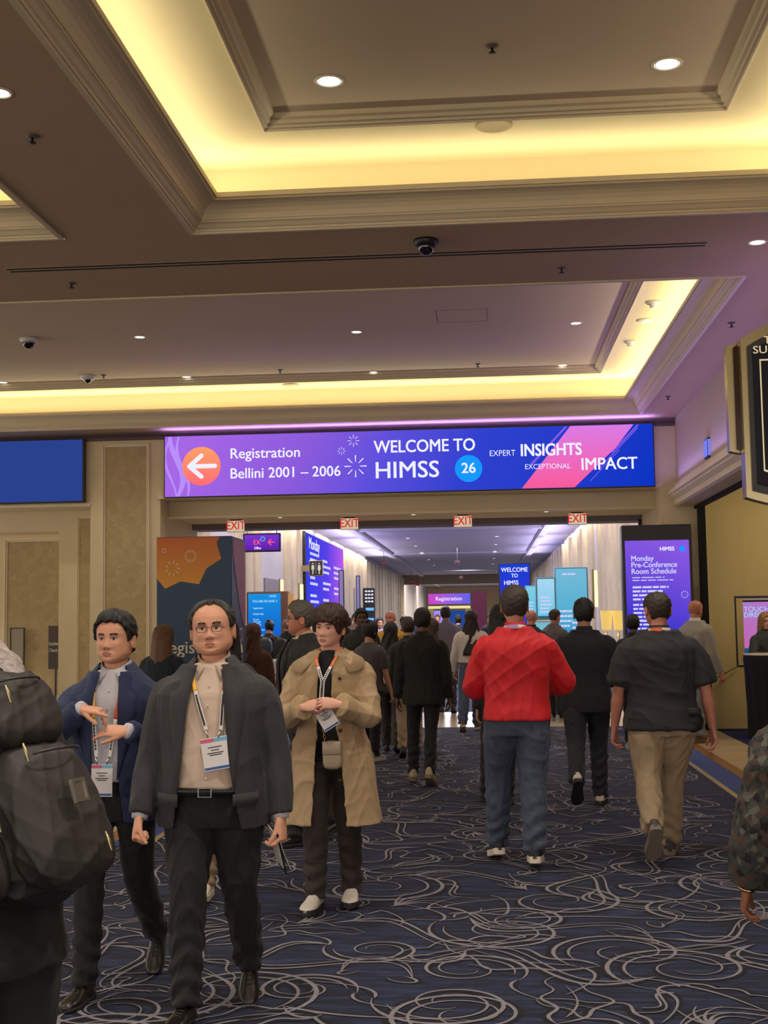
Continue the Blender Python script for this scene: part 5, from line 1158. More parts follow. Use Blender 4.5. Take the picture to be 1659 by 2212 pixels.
        if inn.get('collar', True):
            for sg in (1, -1):
                rows = []
                for q, k in zip(np.linspace(PI, .18, 12), np.linspace(0, 1, 12)):
                    # q from the back round to the front
                    cx_, cy_ = math.sin(q)*sg, -math.cos(q); tipz = .034*sm(.6, 1, k); tipx = .018*sm(.7, 1, k)
                    top_ = (cx_*.066, TS_.cy(1.5)+.004+cy_*.070, 1.550-.050*sm(.35, 1, k)); kk = float(sm(.5, 1, k)); zb2 = 1.500-.012*k-.062*kk; bx2 = cx_*.084*(1-kk)+sg*.052*kk; bot = (bx2, (TS_.cy(1.48)+.004+cy_*.092)*(1-kk)+float(TI.front(bx2, zb2, .024))*kk, zb2)
                    rows.append((top_, bot))
                P = np.array(rows); n_ = len(P); V = np.concatenate([P[:, 0], P[:, 1], P[:, 0]+[0, .004, 0], P[:, 1]+[0, .006, 0]]); F = [(i, i+1, n_+i+1, n_+i) for i in range(n_-1)]+[(2*n_+i, 3*n_+i, 3*n_+i+1, 2*n_+i+1) for i in range(n_-1)]+[(i+n_, i+n_+1, 3*n_+i+1, 3*n_+i) for i in range(n_-1)]+[(n_-1, 3*n_-1, 4*n_-1, 2*n_-1)]
                bc.add(V, F)
            V, F = bc.get(); mk('shirt_collar', V+TO, F, inn.get('cm', inn['m']), si_, True, sc_=Sx)
        if near and inn.get('buttons', True):
            bb = MB()
            for z in (1.40, 1.32, 1.24, 1.16, 1.08, 1.02): y = float(TI.front(0., z, .014)); bb.tube([(0.004, y-.003, z), (.004, y-.0, z)], [.0048, .0048], 10, cap=0)
            V, F = bb.get(); mk('button', V+TO, F, mat('pearl_button', (.7, .66, .6), .3), si_, True, sc_=Sx)
        hem = tp.get('hem', .80); TJ = TorsoShape(g*1.02, belly*tp.get('bk', .55), sh*1.03, lean, tp.get('flare', .0)); oo = tp.get('o', .024); th_ = .013
        xo = tp.get('xo', lambda z: (np.interp(z, [.7, .95, 1.15, 1.35, 1.5], [.11, .085, .075, .06, .05]),)*2)
        b = MB(); V, F = TJ.open_shell(hem, 1.492, oo, th_, xo, 50, 28); b.add(V, F); sleeves(b, tp.get('so', .008), 1., tp.get('r0', 1.02), tp.get('cuff', 1.))
        jk = finish(tp.get('name', 'jacket'), b, min(vox, .0065), MT, t, tp.get('fold', .0045), 3, 5)
        if near or lod == 1:
            ML_ = tp.get('lm', MT)
            if tp.get('lapel', True):
                for sg, ix in ((1, 1), (-1, 0)):
                    zb_ = tp.get('btn', 1.04); zs = np.linspace(zb_, 1.47, 20); rows = []
                    for z in zs:
                        k = (z-zb_)/(1.47-zb_); x0_ = xo(z)[ix]; wl = .078*min(1, k*1.5)*(1 if z < 1.375 else .62) if z < 1.45 else .05; 
                        xs = [x0_-.004, x0_+wl*.5, x0_+wl]; rows.append([(sg*x, float(TJ.front(x, z, oo+th_+.007+.007*(j == 1))), z+(.012 if (j == 2 and 1.34 < z < 1.375) else 0)) for j, x in enumerate(xs)])
                    P = np.array(rows); n_ = len(P); V = np.concatenate([P.reshape(-1, 3), P.reshape(-1, 3)+[0, .007, 0]]); F = []
                    for i in range(n_-1):
                        for j in range(2): F.append((i*3+j, i*3+j+1, i*3+j+4, i*3+j+3))
                        F.append((i*3+2, 3*n_+i*3+2, 3*n_+i*3+5, i*3+5)); F.append((i*3, i*3+3, 3*n_+i*3+3, 3*n_+i*3))
                    mk('lapel', V+TO, F, ML_, jk, True, sc_=Sx)
            if tp.get('big_collar'):
                for sg in (1, -1):
                    rows = []
                    for q, k in zip(np.linspace(PI, .5, 14), np.linspace(0, 1, 14)):
                        cx_, cy_ = math.sin(q)*sg, -math.cos(q); tip = sm(.5, 1, k)
                        rows.append(((cx_*.082, .006+cy_*.084, 1.530-.035*k), tuple(TJ.ring(1.455-.078*tip, np.array([sg*q]), oo+th_+.026)[0]), tuple(TJ.ring(1.450-.078*tip, np.array([sg*q]), oo+th_+.016)[0])))
                    P = np.array(rows); n_ = len(P); V = P.reshape(-1, 3); F = [(i*3+j, i*3+j+1, i*3+j+4, i*3+j+3) for i in range(n_-1) for j in range(2)]; F.append((n_*3-3, n_*3-2, n_*3-1))
                    mk('collar', V+TO, F, MT, jk, True, sc_=Sx)
            else:
                b = MB(); R = []
                for z, r in ((1.470, .100), (1.505, .086), (1.530, .080), (1.522, .090), (1.470, .135)): R.append([(r*math.sin(q), TS_.cy(z)+.008-r*math.cos(q), z-.03*sm(1.7, .95, abs(q-PI)) if False else z-.022*max(0, math.cos(q))) for q in np.linspace(.85, 2*PI-.85, 26)])
                b.rings(R, cap=False, closed=False); V, F = b.get(); mk('collar', V+TO, F, ML_, jk, True, sc_=Sx)
            if near and tp.get('pockets', True):
                for sg in (1, -1):
                    z = tp.get('pz', .95); xs = np.linspace(.10, .185, 5)*g; V = []; 
                    for dz_, o2 in ((.022, .0), (.022, .007), (-.028, .010), (-.028, .003)): V += [(sg*x, float(TJ.front(x*.97, z, oo+th_+o2+.002)), z+dz_+.06*(x-.1)) for x in xs]
                    F = [(i*5+j, i*5+j+1, (i+1)*5+j+1, (i+1)*5+j) for i in range(3) for j in range(4)]; mk('pocket_flap', np.array(V)+TO, F, ML_, jk, True, sc_=Sx)
            if near and tp.get('shirtcuff'):
                for shd, el, wr, d_, n_, tt, fd in A: V, F = tube([wr-fd*.02, wr+fd*.010], [.0365, .034], 20, cap=.05); mk('shirt_cuff', V+TO, F, tp['shirtcuff'], si_, True, sc_=Sx)
    return dict(t=t, S=Sx, TO=TO, T=TS_, A=A, J=J, HT=HT, hd=hd, g=g)
# ------------------------------------------------------------------ the cast
def fab(n, c, r=.82, **k): return mat(n, c, r, **{**dict(bump=.18, bscale=700, sheen=.06), **k})
BLACK_T = fab('black_trouser_cloth', (.006, .006, .008)); BLUE_N = fab('navy_blazer_cloth', S(34, 46, 82)); GREY_J = fab('charcoal_suit_cloth', S(52, 52, 57)); GREY_T = fab('charcoal_trouser_cloth', S(26, 25, 28))
TRENCH = fab('tan_cotton', S(180, 154, 120), .75); BROWN_T = fab('dark_brown_trouser', S(52, 42, 40)); KHAKI = fab('khaki_cotton', S(158, 138, 112)); DENIM = fab('blue_denim', S(66, 76, 98), var=.18, vscale=30)
BEIGE_S = fab('beige_shirt_cloth', S(206, 184, 168), .6); WHITE_S = fab('pale_check_shirt', S(196, 194, 204), .7)
YC, RC = (.95, .50, .05), (.85, .10, .07)
def sub(name, mm): return mm
def badge(P, label, xb, zb, o, tilt=0., left=YC, right=RC, card=(.10, .135), yaw=0., join=None, white_from=.45, dy=0.):
    """Lanyard round the neck with a conference card; separate thing worn by person P."""
    t0, S_, TO, T = P['t'], P['S'], P['TO'], P['T']
    t = empty('lanyard_badge', t0.location, t0.rotation_euler.z, label, 'name badge')
    def fy(x, z): return float(T.front(min(abs(x), .15), z, o))
    mw = mat('lanyard_white', (.72, .70, .70), .6)
    for sg, c in ((-1, left), (1, right)):
        a = np.array([sg*.060, T.cy(1.5)+.03, 1.515]); pts = [a, (sg*.070, T.cy(1.5)-.035, 1.497)]
        for z in np.linspace(1.45, zb, 9):
            k = (1.45-z)/(1.45-zb); x = sg*(.074*(1-k)+.030*k)+xb*k; 
            if join is not None: kk = min(1, (1.45-z)/(1.45-join)); x = sg*(.055*(1-kk)+.004*kk)+xb*kk
            pts.append((x, fy(x, z)-.004-dy*k, z))
        pts = crom(pts, 3); n = len(pts); kcut = int(n*white_from)
        mc = mat('lanyard_%d' % int(c[0]*100+c[1]*1000), c, .6)
        def strap(q, mt, nm, par): V, F = tube(q, [(.0095, .0014)]*len(q), 8, up=(1, 0, 0), cap=0); return mk(nm, V+TO, F, mt, par, True, sc_=S_)
        s1 = strap(pts[:kcut+1], mc, 'strap', t); strap(pts[kcut:], mw, 'strap_print', s1)
        b = MB(); 
        for k in range(kcut+2, n-3): q = pts[k]; b.box(q[0]-.004, q[0]+.004, q[1]-.0030, q[1]-.0020, q[2]-.007, q[2]+.005)
        if b.V: V, F = b.get(); mk('lettering', V+TO, F, M_black, s1, False, sc_=S_)
    w, h = card; c, s_ = math.cos(tilt), math.sin(tilt); y0 = fy(xb, zb)-.012-dy
    def card_(x0, x1, z0, z1, d, nm, mt, par=t, th=.0012):
        b = MB(); b.box(x0, x1, -d-th, -d, z0, z1); V, F = b.get(); V = np.array(V); bend = .10*(V[:, 2])  # hangs clear of the belly
        V = np.stack([V[:, 0]*c-V[:, 2]*s_, V[:, 1]+.06*V[:, 2], V[:, 0]*s_+V[:, 2]*c], -1); V = rotz(V, yaw)+[xb, y0, zb-.025]; return mk(nm, V+TO, F, mt, par, False, sc_=S_)
    cd = card_(-w/2, w/2, -h, 0, 0, 'card', mat('badge_white', (.74, .72, .74), .3))
    card_(-w/2, 0, -.018, -.004, .0016, 'pink_band', mat('badge_pink', S(214, 90, 130), .4), cd, .0006); card_(0, w/2, -.018, -.004, .0016, 'blue_band', mat('badge_sky', S(110, 180, 220), .4), cd, .0006)
    card_(-w/2+.003, w/2-.003, -h+.004, -h+.014, .0016, 'bottom_band', mat('badge_blue', S(40, 90, 170), .4), cd, .0006)
    mk_ = mat('badge_ink', (.08, .08, .1), .6)
    for z, ww in ((-.040, .5), (-.052, .3), (-.064, .6), (-.072, .45)): card_(-w*ww/2, w*ww/2, z-.0022, z+.0022, .0016, 'text_line', mk_, cd, .0005)
    b = MB()
    for sg in (-1, 1): b.tube([(xb+sg*.03 if join is None else xb+sg*.002, y0-.001, zb+.006), (xb+sg*.022, y0-.002, zb-.026)], [.004, .003], 8)
    V, F = b.get(); mk('clip', V+TO, F, M_chrome, t, True, sc_=S_)
    return t
# --- man in the navy blazer
p = at(250, 1500, 5.5)
NAVY = person('person in a navy blazer and pale shirt walking at left, one hand over the other', (p.x+.0, 5.5, 0), math.radians(-2), 1.65, g=1.0, sh=1.03, belly=.012,
    legs=((-9, 34, 48), (13, 5, 0)), arms=({'wrist': (.155, -.30, 1.235), 'pole': (.45, .05, 1.05), 'd': (-.95, -.25, .05), 'n': (0, .55, -.8), 't': (0, -.6, .7)},
    {'wrist': (-.050, -.31, 1.335), 'pole': (-.5, .05, 1.1), 'd': (.98, -.2, -.12), 'n': (0, .2, -1), 't': (0, -1, .1)}),
    hands=(dict(curls=((.2, .3, .2), (.35, .5, .3), (.5, .6, .4), (.6, .7, .4)), thumb=.3), dict(curls=((.05, .05, .05), (.5, .7, .4), (.7, .9, .5), (.8, .9, .5)), thumb=.7)),
    head=Head(w=1.10, jaw=1.26, cheek=.003, ht=.232), hyaw=math.radians(-6), hpitch=math.radians(-3), skin_=('warm_fair', S(212, 156, 128)), hair=('short', 'black', (.010, .009, .010)),
    top=dict(kind='jacket', m=BLUE_N, hem=.80, xo=lambda z: (float(np.interp(z, [.8, 1.0, 1.2, 1.4, 1.5], [.085, .062, .070, .062, .05])),)*2, shirtcuff=WHITE_S, btn=1.0), inner=dict(m=WHITE_S),
    bottom=dict(m=BLACK_T), shoes=('dress', (.012, .009, .008), (.02, .02, .02)), lod=0, foldseed=3)
badge(NAVY, 'white conference badge hanging on the man in the navy blazer', -.0, 1.10, .020, tilt=0., card=(.10, .145), white_from=.6, dy=.035)
# --- man in the charcoal suit
p = at(462, 1500, 5.16)
SUIT = person('person in a dark grey suit and beige shirt with glasses, walking towards us', (p.x, 5.16, 0), math.radians(1), 1.665, g=1.17, sh=1.13, belly=.055,
    legs=((-8, 26, 46), (12, 6, 0)), arms=((-2, 13, 14), (4, 13, 18)), head=Head(w=1.17, jaw=1.32, cheek=.004, ht=.235), hyaw=math.radians(3), hpitch=math.radians(-5), hroll=math.radians(-3), glasses=True,
    skin_=('warm_fair', S(212, 156, 128)), hair=('receding', 'greying_black', (.035, .030, .028)), brow=(.03, .022, .018),
    hands=(dict(curls=(.8, .9, 1., 1.05), thumb=.9), dict(curls=((1.15, 1.45, .9), (1.2, 1.45, .9), (1.25, 1.45, .9), (1.3, 1.4, .9)), thumb=1.25)),
    top=dict(kind='jacket', m=GREY_J, hem=.80, xo=lambda z: (float(np.interp(z, [.78, .95, 1.1, 1.3, 1.42, 1.5], [.155, .125, .105, .085, .070, .05])), float(np.interp(z, [.78, .95, 1.1, 1.3, 1.42, 1.5], [.150, .125, .105, .085, .070, .05]))), bk=.8, btn=.98, pz=.93, shirtcuff=WHITE_S, r0=1.04),
    inner=dict(m=BEIGE_S, hem=.95), bottom=dict(m=GREY_T, loose=1.12, waist=1.0, fold=1.6), shoes=('dress', (.012, .009, .008), (.02, .02, .02)), lod=0, foldseed=7)
badge(SUIT, 'white conference badge hanging tilted on the man in the grey suit', .035, 1.215, .024, tilt=.16, card=(.115, .135), white_from=.42)
TB_ = TorsoShape(1.17, .055*.9, 1.1); TO = SUIT['TO']; b = MB(); R = []
for z, o in ((.945, .020), (.945, .027), (.98, .027), (.98, .020)): R.append(TB_.ring(z, np.arange(40)*2*PI/40, o))
b.rings(R, cap=False); V, F = b.get(); bl = mk('belt', V+TO, F, mat('belt_leather', (.008, .007, .007), .35), SUIT['t'], True, sc_=SUIT['S'])
yb = float(TB_.front(.0, .96, .030)); b = MB(); b.rings([[(x*q, y, .9625+z*q) for x, z in ((-.03, -.02), (.03, -.02), (.03, .02), (-.03, .02))] for q, y in ((1, yb+.004), (1, yb-.004), (.8, yb-.004), (.8, yb+.002))], cap=False); V, F = b.get(); mk('buckle', V+TO, F, M_chrome, bl, False, sc_=SUIT['S'])
def held(P, i, name, label, cat, build):
    """A thing held in hand i of person P, built round the palm centre."""
    a = P['A'][i]; c = a[2]+a[3]*.085+nrm(a[4])*.035+P['TO']; r = P['t'].rotation_euler.z; w = rotz(c*P['S'], r)+np.array(P['t'].location); t = empty(name, w.tolist(), r, label, cat); build(t, a); return t
def booklet(t, a):
    t.rotation_euler = (math.radians(20), math.radians(-18), math.radians(25))
    MB().box(-.003, .003, -.045, .045, -.16, .03, bev=.001).build('back_cover', M_black, t)
    b = MB(); b.rings([[(.004+.0*k, y, .02-.17*k+.0) if False else (.004+.018*k*k, y, .02-.17*k) for k in np.linspace(0, 1, 6)]+[(.0065+.018*k*k, y, .02-.17*k) for k in np.linspace(1, 0, 6)] for y in (-.044, .044)]); b.build('page', mat('paper_white', (.74, .72, .70), .6), t)
    b = MB(); b.box(-.009, -.004, -.043, .043, -.13, .035, bev=.001); b.build('front_cover', mat('silver_paper', (.60, .57, .54), .35), t)
held(SUIT, 0, 'booklet', 'folded white and black booklet in the left hand of the man in the grey suit', 'booklet', booklet)
# --- woman in the trench coat
p = at(722, 1500, 7.1)
TRN = person('person in a tan knee-length raincoat and white trainers, short dark brown hair', (p.x-.02, 7.1, 0), math.radians(-4), 1.675, g=.95, sh=1.02,
    legs=((-4, 8, 0), (7, 4, 0)), arms=({'wrist': (.100, -.30, 1.20), 'pole': (.42, .02, .95), 'd': (-.86, -.42, .12), 'n': (-.2, .6, -.5), 't': (0, -.2, 1)},
    {'wrist': (-.100, -.29, 1.185), 'pole': (-.42, .02, .95), 'd': (.86, -.42, .16), 'n': (.2, .6, -.5), 't': (0, -.2, 1)}),
    hands=(dict(curls=(.5, .6, .65, .7), thumb=.6), dict(curls=(.5, .6, .7, .8), thumb=.6)), head=Head(w=1.03, jaw=1.12, fem=1, nose=.9, cheek=.004, ht=.228), hyaw=math.radians(-14), hpitch=math.radians(2), hroll=math.radians(4),
    skin_=('rosy_fair', S(224, 170, 150)), hair=('pixie', 'dark_brown', (.040, .018, .012)), brow=(.06, .035, .025),
    top=dict(kind='coat', m=TRENCH, hem=.50, name='coat', o=.036, flare=.075, r0=1.10, so=.012, cuff=1.35, xo=lambda z: (float(np.interp(z, [.5, .9, 1.15, 1.3, 1.5], [.085, .062, .050, .045, .045])), float(np.interp(z, [.5, .9, 1.15, 1.3, 1.5], [.125, .085, .045, .030, .045]))), lapel=False, big_collar=True, pockets=False, fold=.0065),
    inner=dict(m=fab('black_top', (.010, .010, .012)), hem=.86, collar=False, buttons=False), bottom=dict(m=BROWN_T, loose=1.08), shoes=('sneaker', S(214, 206, 196), (.02, .02, .02), S(230, 226, 220)), lod=0, foldseed=11)
badge(TRN, 'white conference badge held tilted in front of the raincoat', .0, 1.205, .075, tilt=.55, left=(.75, .22, .08), right=(.75, .22, .08), card=(.10, .13), join=1.33, white_from=.35, dy=.10)
TO = TRN['TO']; TJ = TorsoShape(.97, 0, 1.05, 0, .075)
for z in (1.34, 1.18, 1.04, .90, .76):
    x = .085; y = float(TJ.front(x, z, .054)); V, F = tube([(x, y-.006, z), (x, y+.002, z)], [.0105, .0105], 14, cap=.1); mk('coat_button', V+TO, F, mat('horn_button', (.06, .035, .02), .25), [c for c in TRN['t'].children if c.name.startswith('coat')][0], True, sc_=TRN['S'])
def crossbody():
    t = empty('crossbody_bag', TRN['t'].location, TRN['t'].rotation_euler.z, 'small cream crossbody bag with gold chain inside the open raincoat', 'handbag'); S_ = TRN['S']
    b = MB(); R = []
    for y, q in ((-.225, .75), (-.218, .96), (-.20, 1.), (-.165, 1.), (-.150, .9)): R.append([(.045+.055*q*np.sign(math.cos(a))*abs(math.cos(a))**.5, y, .905+.080*q*np.sign(math.sin(a))*abs(math.sin(a))**.5) for a in np.arange(24)*2*PI/24])
    b.rings(R); V, F = b.get(); bg = mk('pouch', V+TO, F, mat('cream_leather', S(178, 160, 140), .45, bump=.2), t, True, sc_=S_)
    b = MB(); b.box(-.008, .098, -.232, -.222, .91, .985, bev=.004); V, F = b.get(); mk('flap', V+TO, F, mat('cream_leather', S(178, 160, 140), .45, bump=.2), bg, True, sc_=S_)
    b = MB()
    for k in range(9):
        z = .99+k*.017; x = -.004-.002*k; q = np.linspace(0, 2*PI, 11); b.tube([(x+.006*math.cos(a)*(1 if k % 2 else .3), -.175-.006*math.cos(a)*(0 if k % 2 else 1), z+.011*math.sin(a)) for a in q], [.002]*11, 5, cap=0)
    V, F = b.get(); mk('chain', V+TO, F, mat('gold_chain', (.75, .52, .22), .2, 1.), t, True, sc_=S_)
crossbody()
# --- people walking away
def away(px, Y, **k): return None
p = at(1116, 1500, 8.35)
RED = person('person in a bright red long-sleeved pullover and dark jeans walking away', (p.x, 8.35, 0), PI+math.radians(3), 1.77, g=1.16, sh=1.07, belly=.03, legs=((13, 8, 14), (-10, 6, 8)), splay=(.06, .03),
    arms=({'wrist': (.16, -.30, 1.08), 'pole': (.5, .25, 1.0)}, {'wrist': (-.20, -.30, 1.10), 'pole': (-.6, .2, 1.0)}), head=Head(w=1.05, jaw=1.1), hpitch=0, hair=('short', 'greying_brown', (.05, .04, .035)), skin_=('pink_fair', S(206, 140, 120)),
    top=dict(kind='shirt', name='pullover', m=fab('red_knit', S(214, 20, 36), .6), hem=.90, o=.026, so=.012, r0=1.12, fold=.006), bottom=dict(m=DENIM, loose=1.25, fold=1.5), shoes=('sneaker', S(28, 30, 46), S(226, 214, 196), S(200, 190, 170)), lod=1, foldseed=2)
p = at(1266, 1500, 10.85)
SWEAT = person('person in a black jumper and dark trousers walking away, right of the red pullover', (p.x, 10.85, 0), PI-math.radians(4), 1.745, g=1.12, sh=1.1, legs=((-20, 34, 52), (10, 4, 0)), arms=({'wrist': (.18, -.25, 1.05), 'pole': (.5, .3, 1.0)}, {'wrist': (-.18, -.25, 1.05), 'pole': (-.5, .3, 1.0)}),
    hair=('short', 'black_grey', (.016, .014, .014)), skin_=('tan', S(170, 120, 94)), top=dict(kind='shirt', name='jumper', m=fab('black_navy_knit', (.006, .007, .014)), hem=.80, o=.03, so=.014, r0=1.15), bottom=dict(m=fab('navy_black_trouser', (.010, .012, .02)), loose=1.1), shoes=('sneaker', S(206, 196, 180), S(30, 28, 30), S(60, 56, 50)), lod=1, foldseed=4)
p = at(1428, 1500, 8.62)
POLO = person('person in a black polo shirt and khaki trousers walking away at right', (p.x, 8.62, 0), PI-math.radians(2), 1.765, g=1.25, sh=1.16, belly=.03, legs=((-16, 36, 55), (9, 4, 0)), splay=(.03, .10), arms=((4, 14, 8), (-2, 17, 10)),
    head=Head(w=1.06, jaw=1.15), hyaw=math.radians(18), hair=('buzz', 'dark_blond', (.05, .035, .025)), skin_=('pink_fair', S(206, 140, 120)), hands=(dict(curls=(.6, .7, .75, .8)), dict(curls=(.35, .45, .5, .55))),
    top=dict(kind='tee', name='polo_shirt', m=fab('black_polo_knit', (.018, .018, .024), .7), hem=.84, o=.030, r0=1.22, upto=.85, fold=.008, flare=.03), bottom=dict(m=KHAKI, loose=1.22, fold=1.7), shoes=('sneaker', S(60, 52, 48), S(120, 110, 100), S(40, 36, 34)), lod=1, foldseed=5)
def collar_band(P, label, c1, c2):
    t = empty('lanyard_badge', P['t'].location, P['t'].rotation_euler.z, label, 'lanyard'); b = MB(); T = P['T']
    V, F = MB().rings([[(r*math.sin(q), T.cy(1.5)+.010+r*1.05*math.cos(q), z-.03*math.cos(q)*0+.012*math.cos(q)) for q in np.arange(30)*2*PI/30] for r, z in ((.080, 1.478), (.083, 1.482), (.076, 1.504), (.073, 1.50))], cap=False).get(); mk('strap', V+P['TO'], F, c1, t, True, sc_=P['S'])
    V, F = MB().rings([[(r*math.sin(q), T.cy(1.5)+.010+r*1.05*math.cos(q), z+.012*math.cos(q)) for q in np.linspace(-.15, .9, 8)] for r, z in ((.0835, 1.480), (.0775, 1.505))], cap=False, closed=False).get(); mk('strap_print', V+P['TO'], F, c2, t, True, sc_=P['S'])
collar_band(POLO, 'white lanyard band with orange part round the neck of the black polo shirt', mat('lanyard_white', (.72, .70, .70), .6), mat('lanyard_orange', (.8, .16, .05), .6))
collar_band(RED, 'pale lanyard band round the neck of the red pullover', mat('lanyard_white', (.72, .70, .70), .6), mat('lanyard_lilac', (.45, .3, .6), .6))
def pouch():
    t = empty('belt_pouch', POLO['t'].location, POLO['t'].rotation_euler.z, 'round black pouch on the hip of the man in khaki trousers', 'pouch'); V, F = MB().lathe([(.001, -.045), (.05, -.04), (.072, -.015), (.072, .02), (.05, .04), (.001, .045)], seg=22).get(); V = rotx(V, PI/2)+[-.185, .10, .90]; mk('case', V+POLO['TO'], F, mat('black_nylon', (.008, .008, .009), .6, bump=.3), t, True, sc_=POLO['S']); V, F = MB().box(-.24, -.15, .09, .15, .93, .99, bev=.01).get(); mk('flap', V+POLO['TO'], F, mat('black_nylon', (.008, .008, .009), .6), t, True, sc_=POLO['S'])
pouch()
def simple(label, px, Y, H, face, top, bottom, shoes=('sneaker', (.3, .3, .3), (.4, .4, .4)), lod=2, py=1500, dx=0., **k):
    p = at(px, py, Y); return person(label, (p.x+dx, Y, 0), math.radians(face), H, top=top, bottom=bottom, shoes=shoes, lod=lod, **k)
SH = lambda n, c, **k: dict(dict(kind='shirt', m=fab(n, c), hem=.88, o=.02, so=.006, r0=1.05), **k)
W1 = ((9, 5, 0), (-12, 12, 20)); W2 = ((-12, 12, 22), (9, 5, 0)); ST_ = ((2, 2, 0), (-2, 2, 0))
BLZ = simple('person in a black blazer and black trousers with cream trainers walking away, centre', 915, 12.3, 1.655, 178, dict(kind='shirt', name='blazer', m=fab('black_blazer_cloth', (.009, .009, .010)), hem=.78, o=.032, so=.010, r0=1.06, flare=.03, collar=True), dict(m=fab('black_blue_trouser', (.008, .009, .012)), loose=.95), ('sneaker', S(176, 160, 130), S(120, 106, 84), S(180, 170, 150)), lod=1, g=1.0, sh=1.04, legs=((6, 3, 0), (-8, 10, 26)), splay=(.05, .04), arms=((2, 12, 6), (-4, 10, 14)), hair=('short', 'brown_black', (.022, .014, .011)), skin_=('brown', S(120, 80, 60)), foldseed=8)
simple('person with dark trousers and long black hair mostly hidden behind the red pullover', 1085, 11.0, 1.69, 180, SH('black_coat_cloth', (.008, .008, .012), hem=.7, o=.035), dict(m=BLACK_T), ('dress', (.01, .01, .01), (.01, .01, .01)), legs=((8, 5, 0), (-6, 6, 6)), splay=(.10, .10), hair=('long', 'black', (.010, .009, .010), .28), skin_=('tan', S(170, 120, 94)))
CREAM = simple('person in a cream jacket with long wavy black hair and dark trousers walking away', 846, 15.3, 1.545, 176, SH('cream_jacket', S(196, 182, 150), hem=.93, o=.028, so=.014, r0=1.1), dict(m=fab('grey_brown_trouser', S(58, 52, 50)), loose=1.15), ('dress', (.02, .015, .012), (.01, .01, .01)), legs=W1, hair=('wavy', 'black', (.010, .009, .010), .20), skin_=('fair', S(198, 146, 118)))
simple('person in khaki trousers and dark top between the cream jacket and the black blazer', 884, 14.8, 1.60, 184, SH('charcoal_knit', S(40, 38, 42)), dict(m=KHAKI, loose=1.1), ('dress', (.03, .02, .015), (.01, .01, .01)), legs=W2, hair=('short', 'brown', (.05, .03, .02)))
simple('person with curly brown hair just right of the head of the black blazer', 934, 16.2, 1.58, 150, SH('plum_top', S(70, 54, 62)), dict(m=BLACK_T), legs=W1, hair=('wavy', 'chestnut', (.06, .032, .018), .10))
simple('person in a grey jacket and black trousers walking away, beyond the black blazer', 966, 21.6, 1.79, 182, SH('grey_violet_jacket', S(112, 108, 128), hem=.88, o=.03, so=.012), dict(m=BLACK_T), ('dress', (.01, .01, .01), (.01, .01, .01)), legs=W1, hair=('short', 'black', (.010, .009, .010)), g=1.1, sh=1.08, skin_=('tan', S(170, 120, 94)))
simple('person in a white cropped jacket with very long dark hair walking away', 1021, 18.1, 1.69, 176, SH('white_jacket_cloth', S(206, 196, 186), hem=.99, o=.032, so=.018, r0=1.12), dict(m=DENIM, loose=1.2), ('sneaker', S(70, 60, 60), S(180, 160, 150)), legs=W2, splay=(.06, .06), hair=('wavy', 'dark_brown_long', (.022, .012, .010), .42), arms=((4, 14, 20), (-4, 12, 16)))
simple('bald person seen from behind between the red pullover and the black jumper', 1152, 18.5, 1.70, 180, SH('dark_grey_jacket', S(54, 52, 60)), dict(m=BLACK_T), legs=W2, hair=None, skin_=('pink_fair', S(206, 140, 120)))
simple('person in a grey top raising an arm beside the pale blue display', 1202, 19.5, 1.72, 140, SH('grey_brown_top', S(96, 86, 88)), dict(m=BLACK_T), legs=ST_, hair=('buzz', 'dark_blond', (.05, .035, .025)), arms=({'wrist': (.35, -.40, 1.50), 'pole': (.6, 0, 1.1)}, (4, 6, 10)), skin_=('pink_fair', S(206, 140, 120)))
simple('person with short dark hair in front of the foot of the violet totem', 1372, 15.5, 1.60, 170, SH('black_suit_cloth', (.012, .012, .016), hem=.8), dict(m=BLACK_T), legs=ST_, hair=('short', 'black', (.010, .009, .010)), skin_=('brown', S(120, 80, 60)))
simple('person in a light grey linen jacket with a bald head standing by the violet totem', 1508, 16.2, 1.78, 130, SH('linen_jacket', S(160, 152, 140), hem=.78, o=.034, so=.014, r0=1.12, cm=mat('white_collar', (.7, .68, .66), .7)), dict(m=fab('grey_camouflage', S(118, 122, 124), var=.35, vscale=9), loose=1.15), ('sneaker', S(90, 70, 56), S(110, 84, 60)), lod=1, legs=((6, 4, 0), (-6, 6, 6)), hair=None, skin_=('ruddy', S(196, 128, 104)), arms=((-6, 10, 16), (4, 10, 20)), g=1.08)
simple('person with blond hair and glasses in a plaid shirt leaning on the cocktail table', 1660, 17.4, 1.60, 8, SH('plaid_shirt', S(52, 58, 56), hem=.9, o=.03), dict(m=BLACK_T), lod=1, legs=ST_, hair=('bob', 'blond', S(170, 130, 84), .13), glasses=True, arms=({'wrist': (.10, -.42, 1.15), 'pole': (.4, 0, 1.0)}, {'wrist': (-.20, -.42, 1.15), 'pole': (-.4, 0, 1.0)}), skin_=('rosy_fair', S(224, 170, 150)), head=Head(fem=1))
